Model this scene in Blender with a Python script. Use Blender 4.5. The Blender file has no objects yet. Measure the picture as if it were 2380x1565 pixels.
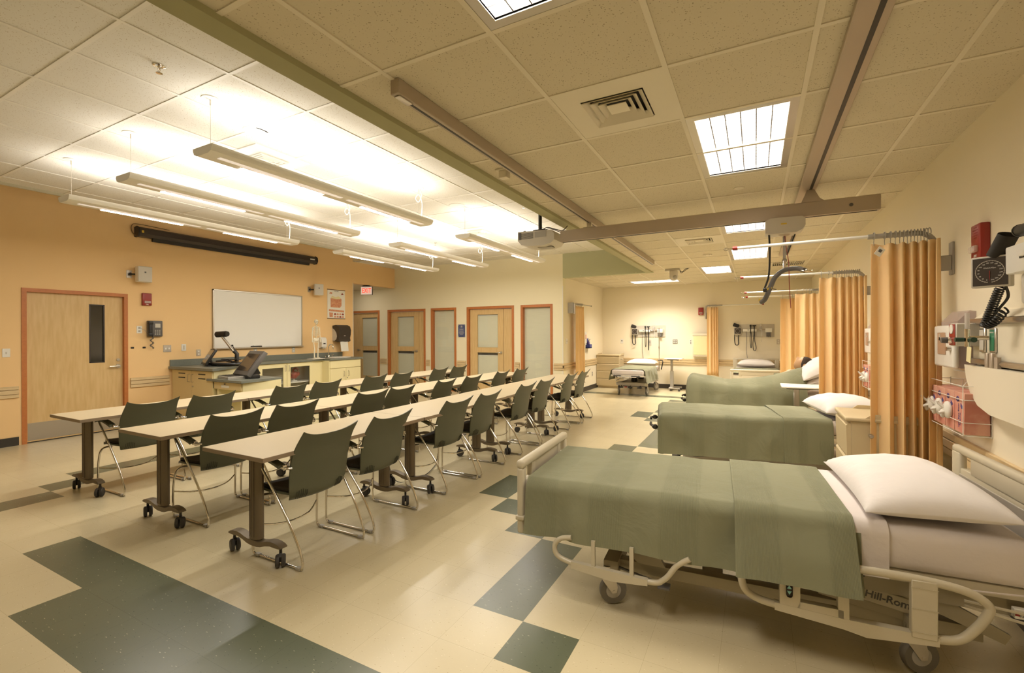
import bpy, bmesh, math, random
from mathutils import Vector, Matrix, Euler, noise
PI = math.pi
random.seed(7)
SC = bpy.context.scene
COL = SC.collection

# ---------------------------------------------------------------- camera
cam = bpy.data.cameras.new('camera'); cam.sensor_width = 36.0
cam.lens = 1068.66 / 2380 * 36.0
cam.shift_y = -6.9 / 2380
cam.clip_start = 0.05
co = bpy.data.objects.new('camera', cam); COL.objects.link(co)
co.location = (0, 0, 1.4855)
co.rotation_mode = 'XYZ'
co.rotation_euler = (Matrix.Rotation(.4865, 3, 'Z') @ Matrix.Rotation(PI/2, 3, 'X') @ Matrix.Rotation(-.0042, 3, 'Z')).to_euler()
SC.camera = co
# ---------------------------------------------------------------- world, exposure
w = bpy.data.worlds.new('world'); SC.world = w; w.use_nodes = True
w.node_tree.nodes['Background'].inputs[0].default_value = (1.0, .80, .55, 1)
w.node_tree.nodes['Background'].inputs[1].default_value = 0.12
SC.view_settings.view_transform = 'Standard'; SC.view_settings.look = 'None'
SC.view_settings.gamma = 1.0; SC.view_settings.use_curve_mapping = False
SC.view_settings.exposure = 0.85
SC.cycles.max_bounces = 8; SC.cycles.diffuse_bounces = 4; SC.cycles.glossy_bounces = 3
SC.cycles.transmission_bounces = 4; SC.cycles.transparent_max_bounces = 6
SC.cycles.sample_clamp_indirect = 3.0; SC.cycles.caustics_reflective = False; SC.cycles.caustics_refractive = False
LAMP_TROFFER = 35.0
LAMP_UP = 7.0
C_TROFFER = (1.0, .91, .78)
C_PEND = (1.0, .96, .89)

# ---------------------------------------------------------------- materials
def lin(c):
    return tuple(((v/255/12.92) if v/255 <= .04045 else ((v/255+.055)/1.055)**2.4) for v in c)
def mat(name, col, rough=.5, metal=0, spec=.5, emit=None, alpha=1, trans=0, coat=0, bump=None, srgb=False, mix=None):
    m = bpy.data.materials.new(name); m.use_nodes = True
    nt = m.node_tree; b = nt.nodes['Principled BSDF']
    c = lin(col) if srgb else col
    b.inputs['Base Color'].default_value = (*c, 1)
    b.inputs['Roughness'].default_value = rough
    b.inputs['Metallic'].default_value = metal
    b.inputs['Specular IOR Level'].default_value = spec
    b.inputs['Coat Weight'].default_value = coat
    if trans: b.inputs['Transmission Weight'].default_value = trans
    if alpha < 1: b.inputs['Alpha'].default_value = alpha
    if emit:
        b.inputs['Emission Color'].default_value = (*emit[0], 1); b.inputs['Emission Strength'].default_value = emit[1]
    tc = None
    if mix:   # (scale, colour2, lo, hi[, (sx,sy,sz)])  noise mottling of the surface's own colour
        tc = nt.nodes.new('ShaderNodeTexCoord'); mp = nt.nodes.new('ShaderNodeMapping')
        nz = nt.nodes.new('ShaderNodeTexNoise'); rp = nt.nodes.new('ShaderNodeValToRGB'); 
        if len(mix) > 4: mp.inputs['Scale'].default_value = mix[4]
        nz.inputs['Scale'].default_value = mix[0]; nz.inputs['Detail'].default_value = 5
        rp.color_ramp.elements[0].position = mix[2]; rp.color_ramp.elements[1].position = mix[3]
        rp.color_ramp.elements[0].color = (*c, 1); rp.color_ramp.elements[1].color = (*(lin(mix[1]) if srgb else mix[1]), 1)
        L = nt.links.new
        L(tc.outputs['Object'], mp.inputs[0]); L(mp.outputs[0], nz.inputs['Vector']); L(nz.outputs['Fac'], rp.inputs[0]); L(rp.outputs[0], b.inputs['Base Color'])
    if bump:  # (scale, strength, distance)
        tc = nt.nodes.new('ShaderNodeTexCoord'); nz = nt.nodes.new('ShaderNodeTexNoise'); bp = nt.nodes.new('ShaderNodeBump')
        nz.inputs['Scale'].default_value = bump[0]; nz.inputs['Detail'].default_value = 4
        bp.inputs['Strength'].default_value = bump[1]; bp.inputs['Distance'].default_value = bump[2]
        nt.links.new(tc.outputs['Object'], nz.inputs['Vector']); nt.links.new(nz.outputs['Fac'], bp.inputs['Height']); nt.links.new(bp.outputs[0], b.inputs['Normal'])
    return m
M_ = {}
def addm(k, *a, **kw): M_[k] = mat(k, *a, **kw)
addm('orange_wall', (.90, .62, .31), .65, spec=.25, bump=(60, .05, .002))
addm('cream_wall', (.91, .83, .60), .65, spec=.25, bump=(60, .05, .002))
addm('alcove_wall', (.92, .83, .64), .65, spec=.25, bump=(60, .05, .002))
addm('green_wall', (.52, .52, .33), .65, spec=.25)
addm('beam_green', (.42, .40, .23), .65, spec=.25)
addm('white_wall', (.80, .76, .68), .7, spec=.2)
addm('pocket', (.55, .50, .36), .8, spec=.1)
addm('base_black', (.045, .038, .03), .45)
addm('grid', (.82, .74, .58), .5)
addm('grid_white', (.86, .82, .74), .5)
addm('frame_orange', (.56, .20, .055), .4, mix=(30, (.50, .17, .05), .3, .7))
addm('maple', (.73, .52, .25), .38, mix=(5, (.65, .44, .19), .35, .7, (6, 6, .7)))
addm('maple_edge', (.66, .48, .23), .4)
addm('rail_wood', (.74, .57, .33), .45, mix=(6, (.66, .49, .26), .35, .7, (1, 1, 9)))
addm('laminate', (.68, .57, .385), .32, mix=(260, (.63, .525, .345), .4, .6))
addm('louvre_grey', (.20, .19, .19), .5)
addm('laminate_edge', (.32, .245, .17), .4)
addm('table_metal', (.20, .155, .10), .45, metal=.3)
addm('chair_green', (.108, .112, .070), .42, spec=.45, bump=(400, .08, .0005))
addm('slot_green', (.05, .052, .033), .5)
addm('groove_brown', (.13, .10, .065), .5)
addm('chair_seat', (.045, .036, .024), .7, spec=.3, bump=(500, .3, .0008))
addm('chrome', (.80, .76, .70), .12, metal=1)
addm('steel', (.62, .58, .52), .3, metal=1)
addm('brushed', (.60, .56, .50), .38, metal=1)
addm('alu', (.50, .42, .33), .45, metal=.35)
addm('black', (.018, .016, .014), .4)
addm('black_matte', (.03, .026, .022), .75)
addm('rubber', (.05, .045, .04), .6)
addm('wheel_grey', (.17, .15, .12), .5)
addm('grey', (.42, .39, .34), .5)
addm('grey_light', (.62, .57, .48), .45)
addm('dark_grey', (.12, .11, .10), .5)
addm('white', (.86, .83, .76), .4)
addm('white_gloss', (.88, .86, .80), .2)
addm('sheet', (.72, .655, .625), .85, spec=.15, bump=(18, .35, .012))
addm('pillow', (.80, .75, .72), .85, spec=.15, bump=(12, .3, .012))
addm('bed_plastic', (.56, .50, .37), .35)
addm('bed_frame', (.36, .31, .21), .45)
addm('bed_grey', (.42, .38, .32), .45)
addm('cab_yellow', (.88, .78, .45), .45)
addm('cab_tan', (.75, .60, .31), .45)
addm('counter_grey', (.17, .18, .15), .4, mix=(200, (.21, .22, .18), .4, .6))
addm('drawer_tan', (.62, .50, .30), .45)
addm('whiteboard', (.92, .90, .84), .25)
addm('paper', (.88, .85, .76), .7)
addm('red', (.30, .025, .018), .35)
addm('red_dark', (.28, .025, .02), .4)
addm('exit_red', (.9, .05, .03), .5, emit=((1, .05, .02), .7))
addm('exit_white', (.75, .66, .58), .5, emit=((1, .75, .62), .22))
addm('clear', (.85, .80, .75), .1, spec=.6, alpha=.4)
addm('screen', (.045, .035, .03), .12, spec=.7)
addm('blue_plaque', (.075, .10, .22), .35)
addm('blue', (.03, .05, .35), .4)
addm('bone', (.85, .78, .60), .5)
addm('skin', (.55, .33, .17), .5)
addm('hair', (.035, .02, .012), .7)
addm('flesh_pink', (.62, .22, .12), .6, mix=(30, (.75, .40, .22), .35, .65))
addm('organ_red', (.32, .05, .03), .45)
addm('yellow', (.72, .50, .05), .5)
addm('dark_wood', (.22, .12, .05), .5)
addm('rubber_pink', (.62, .24, .18), .55, mix=(9, (.70, .38, .28), .4, .6))
addm('indigo', (.07, .05, .22), .5)
addm('glove_white', (.80, .76, .68), .8)
addm('green_knob', (.01, .05, .03), .35)
addm('o2_green', (.02, .20, .10), .4)
addm('purple_clear', (.62, .50, .50), .2, alpha=.5)
addm('amber_window', (.50, .33, .22), .3)
addm('sticky', (.82, .74, .42), .7)
addm('gel', (.80, .45, .35), .3)
addm('pane_dark', (.02, .018, .015), .08, spec=.8)
addm('teal', (.25, .55, .55), .4)
addm('brown_dark', (.045, .033, .025), .45)
addm('desktray', (.45, .27, .10), .5)
addm('tube_lit', (1, 1, 1), .5, emit=(C_PEND, LAMP_UP))
addm('diff_lit', (1, .95, .9), .5, emit=((1, .94, .86), 75))
addm('diff_soft', (.75, .66, .55), .5, emit=((1, .9, .8), .28))
addm('downlight_lit', (1, 1, 1), .5, emit=((1, .88, .76), 60))
for k_, f_ in (('troffer_lit', 1.0), ('troffer_dim', .62), ('troffer_bright', 1.45)): addm(k_, (1, 1, 1), .5, emit=(C_TROFFER, LAMP_TROFFER*f_)); M_[k_].cycles.emission_sampling = 'FRONT'  # strengths set to grade the light: near lamps dimmed, far ones raised

def ceiling_mat(name, col, pit):
    m = bpy.data.materials.new(name); m.use_nodes = True; nt = m.node_tree; b = nt.nodes['Principled BSDF']; L = nt.links.new
    b.inputs['Roughness'].default_value = .9; b.inputs['Specular IOR Level'].default_value = .1
    tc = nt.nodes.new('ShaderNodeTexCoord')
    vo = nt.nodes.new('ShaderNodeTexVoronoi'); vo.inputs['Scale'].default_value = 82; vo.inputs['Randomness'].default_value = 1
    nz = nt.nodes.new('ShaderNodeTexNoise'); nz.inputs['Scale'].default_value = 45
    ma = nt.nodes.new('ShaderNodeMath'); ma.operation = 'MULTIPLY_ADD'; ma.inputs[1].default_value = .55; ma.inputs[2].default_value = -.09
    lt = nt.nodes.new('ShaderNodeMath'); lt.operation = 'LESS_THAN'
    mx = nt.nodes.new('ShaderNodeMix'); mx.data_type = 'RGBA'
    mx.inputs[6].default_value = (*col, 1); mx.inputs[7].default_value = (*pit, 1)
    L(tc.outputs['Object'], vo.inputs['Vector']); L(tc.outputs['Object'], nz.inputs['Vector'])
    L(nz.outputs['Fac'], ma.inputs[0]); L(vo.outputs['Distance'], lt.inputs[0]); L(ma.outputs[0], lt.inputs[1])
    L(lt.outputs[0], mx.inputs[0]); L(mx.outputs[2], b.inputs['Base Color'])
    return m
for k_ in ('exit_red', 'exit_white', 'diff_soft'): M_[k_].cycles.emission_sampling = 'NONE'
for k_ in ('tube_lit', 'troffer_lit', 'diff_lit'): M_[k_].cycles.emission_sampling = 'FRONT'
M_['tile_ceiling'] = ceiling_mat('tile_ceiling', (.73, .65, .49), (.46, .38, .25))
M_['tile_ceiling_high'] = ceiling_mat('tile_ceiling_high', (.82, .79, .72), (.56, .48, .36))  # same tile as the lower ceiling, whitened to stand for the pendants' light

def vct(name, base, flecks, rough):
    m = bpy.data.materials.new(name); m.use_nodes = True; nt = m.node_tree; b = nt.nodes['Principled BSDF']; L = nt.links.new
    b.inputs['Roughness'].default_value = rough; b.inputs['Specular IOR Level'].default_value = .5
    tc = nt.nodes.new('ShaderNodeTexCoord'); prev = None
    big = nt.nodes.new('ShaderNodeTexNoise'); big.inputs['Scale'].default_value = 3.0; big.inputs['Detail'].default_value = 6
    L(tc.outputs['Object'], big.inputs['Vector'])
    mx = nt.nodes.new('ShaderNodeMix'); mx.data_type = 'RGBA'
    mx.inputs[6].default_value = (*base, 1); mx.inputs[7].default_value = (*[v*.9 for v in base], 1); L(big.outputs['Fac'], mx.inputs[0]); prev = mx.outputs[2]
    for k, (sc, th, colr, st, rz) in enumerate(flecks):
        mp = nt.nodes.new('ShaderNodeMapping'); mp.inputs['Rotation'].default_value = (0, 0, rz); mp.inputs['Scale'].default_value = (1, st, 1); mp.inputs['Location'].default_value = (k*3.1, k*1.7, 0)
        vo = nt.nodes.new('ShaderNodeTexVoronoi'); vo.inputs['Scale'].default_value = sc
        ws = nt.nodes.new('ShaderNodeSeparateColor')
        sz = nt.nodes.new('ShaderNodeMath'); sz.operation = 'MULTIPLY_ADD'; sz.inputs[1].default_value = th; sz.inputs[2].default_value = -.6*th
        gt = nt.nodes.new('ShaderNodeMath'); gt.operation = 'LESS_THAN'
        m2 = nt.nodes.new('ShaderNodeMix'); m2.data_type = 'RGBA'; m2.inputs[7].default_value = (*colr, 1)
        L(tc.outputs['Object'], mp.inputs[0]); L(mp.outputs[0], vo.inputs['Vector']); L(vo.outputs['Color'], ws.inputs[0]); L(ws.outputs[0], sz.inputs[0])
        L(vo.outputs['Distance'], gt.inputs[0]); L(sz.outputs[0], gt.inputs[1]); L(gt.outputs[0], m2.inputs[0]); L(prev, m2.inputs[6]); prev = m2.outputs[2]
    # thin joints of the 12 inch tiles
    br = nt.nodes.new('ShaderNodeTexBrick'); br.offset = 0; br.inputs['Scale'].default_value = 1
    br.inputs['Brick Width'].default_value = .3048; br.inputs['Row Height'].default_value = .3048; br.inputs['Mortar Size'].default_value = .0007; br.inputs['Mortar Smooth'].default_value = 0
    mp = nt.nodes.new('ShaderNodeMapping'); mp.inputs['Location'].default_value = (1.0636+.3048*50, -2.1194+.3048*50, 0)
    L(tc.outputs['Object'], mp.inputs[0]); L(mp.outputs[0], br.inputs['Vector'])
    br.inputs['Color1'].default_value = (1, 1, 1, 1); br.inputs['Color2'].default_value = (.97, .97, .97, 1); br.inputs['Mortar'].default_value = (.72, .7, .66, 1)
    mu = nt.nodes.new('ShaderNodeMix'); mu.data_type = 'RGBA'; mu.blend_type = 'MULTIPLY'; mu.inputs[0].default_value = 1
    L(prev, mu.inputs[6]); L(br.outputs[0], mu.inputs[7]); L(mu.outputs[2], b.inputs['Base Color'])
    return m
M_['floor_cream'] = vct('floor_cream', (.66, .57, .37), [(42, .5, (.42, .32, .18), 3.5, .5), (48, .5, (.78, .68, .50), 3.2, -.4)], .27)
M_['floor_green'] = vct('floor_green', (.125, .140, .090), [(30, .5, (.32, .31, .20), 3.5, .6), (40, .5, (.06, .07, .045), 3.0, -.5)], .27)

def blanket_mat():
    m = bpy.data.materials.new('blanket_sage'); m.use_nodes = True; nt = m.node_tree; b = nt.nodes['Principled BSDF']; L = nt.links.new
    b.inputs['Roughness'].default_value = .9; b.inputs['Specular IOR Level'].default_value = .15
    b.inputs['Sheen Weight'].default_value = .15
    tc = nt.nodes.new('ShaderNodeTexCoord'); sx = nt.nodes.new('ShaderNodeSeparateXYZ'); L(tc.outputs['UV'], sx.inputs[0])
    band = nt.nodes.new('ShaderNodeMath'); band.operation = 'SINE'; k = nt.nodes.new('ShaderNodeMath'); k.operation = 'MULTIPLY'; k.inputs[1].default_value = 17.0
    L(sx.outputs[0], k.inputs[0]); L(k.outputs[0], band.inputs[0])
    st = nt.nodes.new('ShaderNodeMapRange'); st.inputs['From Min'].default_value = -.15; st.inputs['From Max'].default_value = .15; L(band.outputs[0], st.inputs['Value'])
    r = nt.nodes.new('ShaderNodeMath'); r.operation = 'MULTIPLY'; r.inputs[1].default_value = 1150; L(sx.outputs[0], r.inputs[0])
    rs = nt.nodes.new('ShaderNodeMath'); rs.operation = 'SINE'; L(r.outputs[0], rs.inputs[0])
    mm = nt.nodes.new('ShaderNodeMath'); mm.operation = 'MULTIPLY'; L(rs.outputs[0], mm.inputs[0]); L(st.outputs[0], mm.inputs[1])
    nz = nt.nodes.new('ShaderNodeTexNoise'); nz.inputs['Scale'].default_value = 350; L(tc.outputs['Object'], nz.inputs['Vector'])
    ad = nt.nodes.new('ShaderNodeMath'); ad.operation = 'ADD'; L(mm.outputs[0], ad.inputs[0]); L(nz.outputs['Fac'], ad.inputs[1])
    wk = nt.nodes.new('ShaderNodeTexNoise'); wk.inputs['Scale'].default_value = 5; wk.inputs['Detail'].default_value = 3; wk.inputs['Distortion'].default_value = 1.2; L(tc.outputs['Object'], wk.inputs['Vector'])
    b0 = nt.nodes.new('ShaderNodeBump'); b0.inputs['Strength'].default_value = .5; b0.inputs['Distance'].default_value = .02; L(wk.outputs['Fac'], b0.inputs['Height'])
    bp = nt.nodes.new('ShaderNodeBump'); bp.inputs['Strength'].default_value = .45; bp.inputs['Distance'].default_value = .0013; L(ad.outputs[0], bp.inputs['Height']); L(b0.outputs[0], bp.inputs['Normal']); L(bp.outputs[0], b.inputs['Normal'])
    mx = nt.nodes.new('ShaderNodeMix'); mx.data_type = 'RGBA'; mx.inputs[6].default_value = (.240, .238, .148, 1); mx.inputs[7].default_value = (.228, .228, .140, 1)
    L(st.outputs[0], mx.inputs[0]); L(mx.outputs[2], b.inputs['Base Color'])
    return m
M_['blanket'] = blanket_mat()
def curtain_mat():
    m = mat('curtain_orange', (.97, .72, .38), .75, spec=.2); nt = m.node_tree; b = nt.nodes['Principled BSDF']; L = nt.links.new
    tr = nt.nodes.new('ShaderNodeBsdfTranslucent'); tr.inputs[0].default_value = (.97, .68, .30, 1)
    ms = nt.nodes.new('ShaderNodeMixShader'); ms.inputs[0].default_value = .25
    L(b.outputs[0], ms.inputs[1]); L(tr.outputs[0], ms.inputs[2]); L(ms.outputs[0], nt.nodes['Material Output'].inputs[0])
    return m
M_['curtain'] = curtain_mat()
def blind_mat():
    # horizontal slats of a closed blind behind the glass
    m = mat('blind', (.86, .82, .66), .5); nt = m.node_tree; b = nt.nodes['Principled BSDF']; L = nt.links.new
    tc = nt.nodes.new('ShaderNodeTexCoord'); sx = nt.nodes.new('ShaderNodeSeparateXYZ'); L(tc.outputs['Object'], sx.inputs[0])
    k = nt.nodes.new('ShaderNodeMath'); k.operation = 'MULTIPLY'; k.inputs[1].default_value = 2*PI/.022; L(sx.outputs[2], k.inputs[0])
    s = nt.nodes.new('ShaderNodeMath'); s.operation = 'SINE'; L(k.outputs[0], s.inputs[0])
    bp = nt.nodes.new('ShaderNodeBump'); bp.inputs['Strength'].default_value = .5; bp.inputs['Distance'].default_value = .0012; L(s.outputs[0], bp.inputs['Height']); L(bp.outputs[0], b.inputs['Normal'])
    return m
M_['blind'] = blind_mat()
def glass_mat():
    m = bpy.data.materials.new('pane_glass'); m.use_nodes = True; nt = m.node_tree; L = nt.links.new
    gl = nt.nodes.new('ShaderNodeBsdfGlossy'); gl.inputs['Roughness'].default_value = .03; gl.inputs[0].default_value = (1, 1, 1, 1)
    tr = nt.nodes.new('ShaderNodeBsdfTransparent'); tr.inputs[0].default_value = (.97, .98, .97, 1)
    lw = nt.nodes.new('ShaderNodeLayerWeight'); lw.inputs[0].default_value = .5; ms = nt.nodes.new('ShaderNodeMixShader')
    pw = nt.nodes.new('ShaderNodeMath'); pw.operation = 'POWER'; pw.inputs[1].default_value = 4
    ma = nt.nodes.new('ShaderNodeMath'); ma.operation = 'MULTIPLY_ADD'; ma.inputs[1].default_value = .5; ma.inputs[2].default_value = .03
    L(lw.outputs['Facing'], pw.inputs[0]); L(pw.outputs[0], ma.inputs[0]); L(ma.outputs[0], ms.inputs[0]); L(tr.outputs[0], ms.inputs[1]); L(gl.outputs[0], ms.inputs[2]); L(ms.outputs[0], nt.nodes['Material Output'].inputs[0])
    return m
M_['glass'] = glass_mat()

# ---------------------------------------------------------------- mesh builder
class MB:
    def __init__(s): s.v = []; s.f = []; s.uv = None; s.mi = []
    def add(s, vs, fs, mi=0):
        o = len(s.v); s.v += [tuple(v) for v in vs]; s.f += [tuple(i+o for i in f) for f in fs]; s.mi += [mi]*len(fs); return s
    def box(s, x0, x1, y0, y1, z0, z1, bev=0, seg=2, mi=0, rot=None):
        cx, cy, cz = (x0+x1)/2, (y0+y1)/2, (z0+z1)/2
        if bev:
            bm = bmesh.new(); bmesh.ops.create_cube(bm, size=1)
            bmesh.ops.scale(bm, vec=(abs(x1-x0), abs(y1-y0), abs(z1-z0)), verts=bm.verts)
            bmesh.ops.bevel(bm, geom=list(bm.edges), offset=bev, segments=seg, affect='EDGES', profile=.5)
            bm.verts.ensure_lookup_table(); vs = [v.co.copy() for v in bm.verts]; fs = [[v.index for v in f.verts] for f in bm.faces]; bm.free()
        else:
            a, b, c = (x1-x0)/2, (y1-y0)/2, (z1-z0)/2
            vs = [Vector((i*a, j*b, k*c)) for k in (-1, 1) for j in (-1, 1) for i in (-1, 1)]
            fs = [(0, 2, 3, 1), (4, 5, 7, 6), (0, 1, 5, 4), (2, 6, 7, 3), (0, 4, 6, 2), (1, 3, 7, 5)]
        if rot is not None:
            R = rot if isinstance(rot, Matrix) else Euler(rot).to_matrix(); vs = [R @ v for v in vs]
        return s.add([(v[0]+cx, v[1]+cy, v[2]+cz) for v in vs], fs, mi)
    def tube(s, pts, r, seg=8, closed=False, mi=0, flat=1.0, cap=True):
        pts = [Vector(p) for p in pts]; n = len(pts); rs = r if isinstance(r, (list, tuple)) else [r]*n
        vs = []; up = None
        for i, p in enumerate(pts):
            if closed: t = (pts[(i+1) % n]-pts[i-1])
            else: t = pts[min(i+1, n-1)]-pts[max(i-1, 0)]
            t = t.normalized() if t.length > 1e-9 else Vector((0, 0, 1))
            if up is None:
                up = Vector((0, 0, 1)) if abs(t.z) < .9 else Vector((1, 0, 0))
            u = (up-t*up.dot(t)); u = u.normalized() if u.length > 1e-6 else t.orthogonal().normalized(); up = u; w_ = t.cross(u)
            for k in range(seg):
                a = 2*PI*k/seg; vs.append(p+(u*math.cos(a)*flat+w_*math.sin(a))*rs[i])
        fs = []
        for i in range(n if closed else n-1):
            j = (i+1) % n
            for k in range(seg):
                l = (k+1) % seg; fs.append((i*seg+k, i*seg+l, j*seg+l, j*seg+k))
        if not closed and cap: fs += [tuple(reversed(range(seg))), tuple((n-1)*seg+k for k in range(seg))]
        return s.add(vs, fs, mi)
    def cyl(s, p0, p1, r, r2=None, seg=16, mi=0): return s.tube([p0, p1], [r, r if r2 is None else r2], seg, mi=mi)
    def prism(s, poly, axis, a0, a1, mi=0):
        n = len(poly); vs = []
        for a in (a0, a1):
            for p, q in poly: vs.append({'x': (a, p, q), 'y': (p, a, q), 'z': (p, q, a)}[axis])
        fs = [tuple(reversed(range(n))), tuple(range(n, 2*n))]+[(i, (i+1) % n, (i+1) % n+n, i+n) for i in range(n)]
        return s.add(vs, fs, mi)
    def lathe(s, prof, c=(0, 0, 0), axis='z', seg=20, mi=0):
        vs = []
        for r, h in prof:
            for k in range(seg):
                a = 2*PI*k/seg; x, y = r*math.cos(a), r*math.sin(a)
                q = {'z': (x, y, h), 'x': (h, x, y), 'y': (x, h, y)}[axis]; vs.append((q[0]+c[0], q[1]+c[1], q[2]+c[2]))
        fs = []
        for i in range(len(prof)-1):
            for k in range(seg): fs.append((i*seg+k, i*seg+(k+1) % seg, (i+1)*seg+(k+1) % seg, (i+1)*seg+k))
        fs += [tuple(reversed(range(seg))), tuple((len(prof)-1)*seg+k for k in range(seg))]
        return s.add(vs, fs, mi)
    def ball(s, c, r, seg=12, mi=0):
        r = r if isinstance(r, (tuple, list)) else (r, r, r); n = seg//2; vs = []
        for i in range(1, n):
            t = PI*i/n
            for k in range(seg):
                a = 2*PI*k/seg; vs.append((c[0]+r[0]*math.sin(t)*math.cos(a), c[1]+r[1]*math.sin(t)*math.sin(a), c[2]+r[2]*math.cos(t)))
        vs += [(c[0], c[1], c[2]+r[2]), (c[0], c[1], c[2]-r[2])]; T = len(vs)-2; fs = []
        for i in range(n-2):
            for k in range(seg): fs.append((i*seg+k, (i+1)*seg+k, (i+1)*seg+(k+1) % seg, i*seg+(k+1) % seg))
        for k in range(seg): fs += [(T, k, (k+1) % seg), (T+1, (n-2)*seg+(k+1) % seg, (n-2)*seg+k)]
        return s.add(vs, fs, mi)
    def surf(s, g, mi=0, uv=None):
        nr, nc = len(g), len(g[0]); vs = [p for r in g for p in r]
        fs = [(i*nc+j, i*nc+j+1, (i+1)*nc+j+1, (i+1)*nc+j) for i in range(nr-1) for j in range(nc-1)]
        if uv is not None: s.uv = [q for r in uv for q in r]
        return s.add(vs, fs, mi)
    def xf(s, m, start=0):
        s.v[start:] = [tuple(m @ Vector(v)) for v in s.v[start:]]; return s
    def mesh(s, name, mats, sharp=38, fixn=True):
        fixn = len(s.f) > 1
        me = bpy.data.meshes.new(name); me.from_pydata(s.v, [], s.f)
        mats = mats if isinstance(mats, (list, tuple)) else [mats]
        for m in mats: me.materials.append(M_[m] if isinstance(m, str) else m)
        if len(mats) > 1: me.polygons.foreach_set('material_index', s.mi)
        if s.uv:
            ul = me.uv_layers.new(name='UVMap')
            for l in me.loops: ul.data[l.index].uv = s.uv[l.vertex_index] if l.vertex_index < len(s.uv) else (0, 0)
        if fixn:
            bm = bmesh.new(); bm.from_mesh(me); bmesh.ops.recalc_face_normals(bm, faces=bm.faces); bm.to_mesh(me); bm.free()
        me.shade_smooth(); me.set_sharp_from_angle(angle=math.radians(sharp)); me.update()
        return me
def T(x, y, z): return Matrix.Translation((x, y, z))
def RZ(a): return Matrix.Rotation(a, 4, 'Z')
def RX(a): return Matrix.Rotation(a, 4, 'X')
def RY(a): return Matrix.Rotation(a, 4, 'Y')

# ---------------------------------------------------------------- objects
def obj(name, mb, mats, parent=None, loc=(0, 0, 0), rot=None, sharp=38, label=None):
    o = bpy.data.objects.new(name, mb.mesh(name, mats, sharp) if isinstance(mb, MB) else mb)
    COL.objects.link(o); o.location = loc
    if rot: o.rotation_euler = rot
    if parent: o.parent = parent
    if label: o['label'] = label
    return o
def tag(o, label, cat, group=None, kind=None):
    o['label'] = label; o['category'] = cat
    if group: o['group'] = group
    if kind: o['kind'] = kind
    return o
def thing(name, label, cat, loc=(0, 0, 0), rz=0, group=None):
    o = bpy.data.objects.new(name, None); o.empty_display_size = .1; COL.objects.link(o)
    o.location = loc; o.rotation_euler = (0, 0, rz); return tag(o, label, cat, group)
def struct(name, mb, mats, parent=None, sharp=38):
    o = obj(name, mb, mats, parent, sharp=sharp)
    if not parent: o['kind'] = 'structure'
    return o
def dup(root, loc, rz=None, label=None, group=None):
    kids = {}
    for o in COL.objects:
        if o.parent: kids.setdefault(o.parent.name, []).append(o)
    def cp(o, par):
        c = o.copy(); COL.objects.link(c); c.parent = par
        for ch in kids.get(o.name, []): cp(ch, c)
        return c
    r = cp(root, None); r.location = loc
    if rz is not None: r.rotation_euler = (0, 0, rz)
    if label: r['label'] = label
    if group: r['group'] = group
    return r
def text(name, s, size, matn, parent, m, ext=.0006, align='CENTER', bold=0):
    cu = bpy.data.curves.new('t', 'FONT'); cu.body = s; cu.size = size; cu.extrude = ext; cu.align_x = align; cu.align_y = 'CENTER'; cu.resolution_u = 2; cu.offset = bold
    t = bpy.data.objects.new('t', cu); COL.objects.link(t)
    me = bpy.data.meshes.new_from_object(t.evaluated_get(bpy.context.evaluated_depsgraph_get()))
    bpy.data.objects.remove(t); me.transform(m); me.materials.clear(); me.materials.append(M_[matn]); me.name = name
    o = bpy.data.objects.new(name, me); COL.objects.link(o); o.parent = parent
    return o
# text matrices: reading planes facing +X (left wall), -Y (back wall), -X (right wall)
def face_px(x, y, z): return T(x, y, z) @ Matrix(((0, 0, 1, 0), (1, 0, 0, 0), (0, 1, 0, 0), (0, 0, 0, 1)))
def face_ny(x, y, z): return T(x, y, z) @ Matrix(((1, 0, 0, 0), (0, 0, -1, 0), (0, 1, 0, 0), (0, 0, 0, 1)))
def face_nx(x, y, z): return T(x, y, z) @ Matrix(((0, 0, -1, 0), (-1, 0, 0, 0), (0, 1, 0, 0), (0, 0, 0, 1)))
ORD = ['first', 'second', 'third', 'fourth', 'fifth', 'sixth', 'seventh', 'eighth']
def arc(c, r, a0, a1, n, plane='xz'):
    out = []
    for i in range(n+1):
        a = a0+(a1-a0)*i/n; p, q = r*math.cos(a), r*math.sin(a)
        out.append({'xz': (c[0]+p, c[1], c[2]+q), 'yz': (c[0], c[1]+p, c[2]+q), 'xy': (c[0]+p, c[1]+q, c[2])}[plane])
    return out
def smooth_path(pts, n=6):
    P = [Vector(p) for p in pts]; out = []
    for i in range(len(P)-1):
        p0, p1, p2, p3 = P[max(i-1, 0)], P[i], P[i+1], P[min(i+2, len(P)-1)]
        for k in range(n):
            t = k/n; out.append(.5*((2*p1)+(-p0+p2)*t+(2*p0-5*p1+4*p2-p3)*t*t+(-p0+3*p1-3*p2+p3)*t**3))
    out.append(P[-1]); return out
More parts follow.
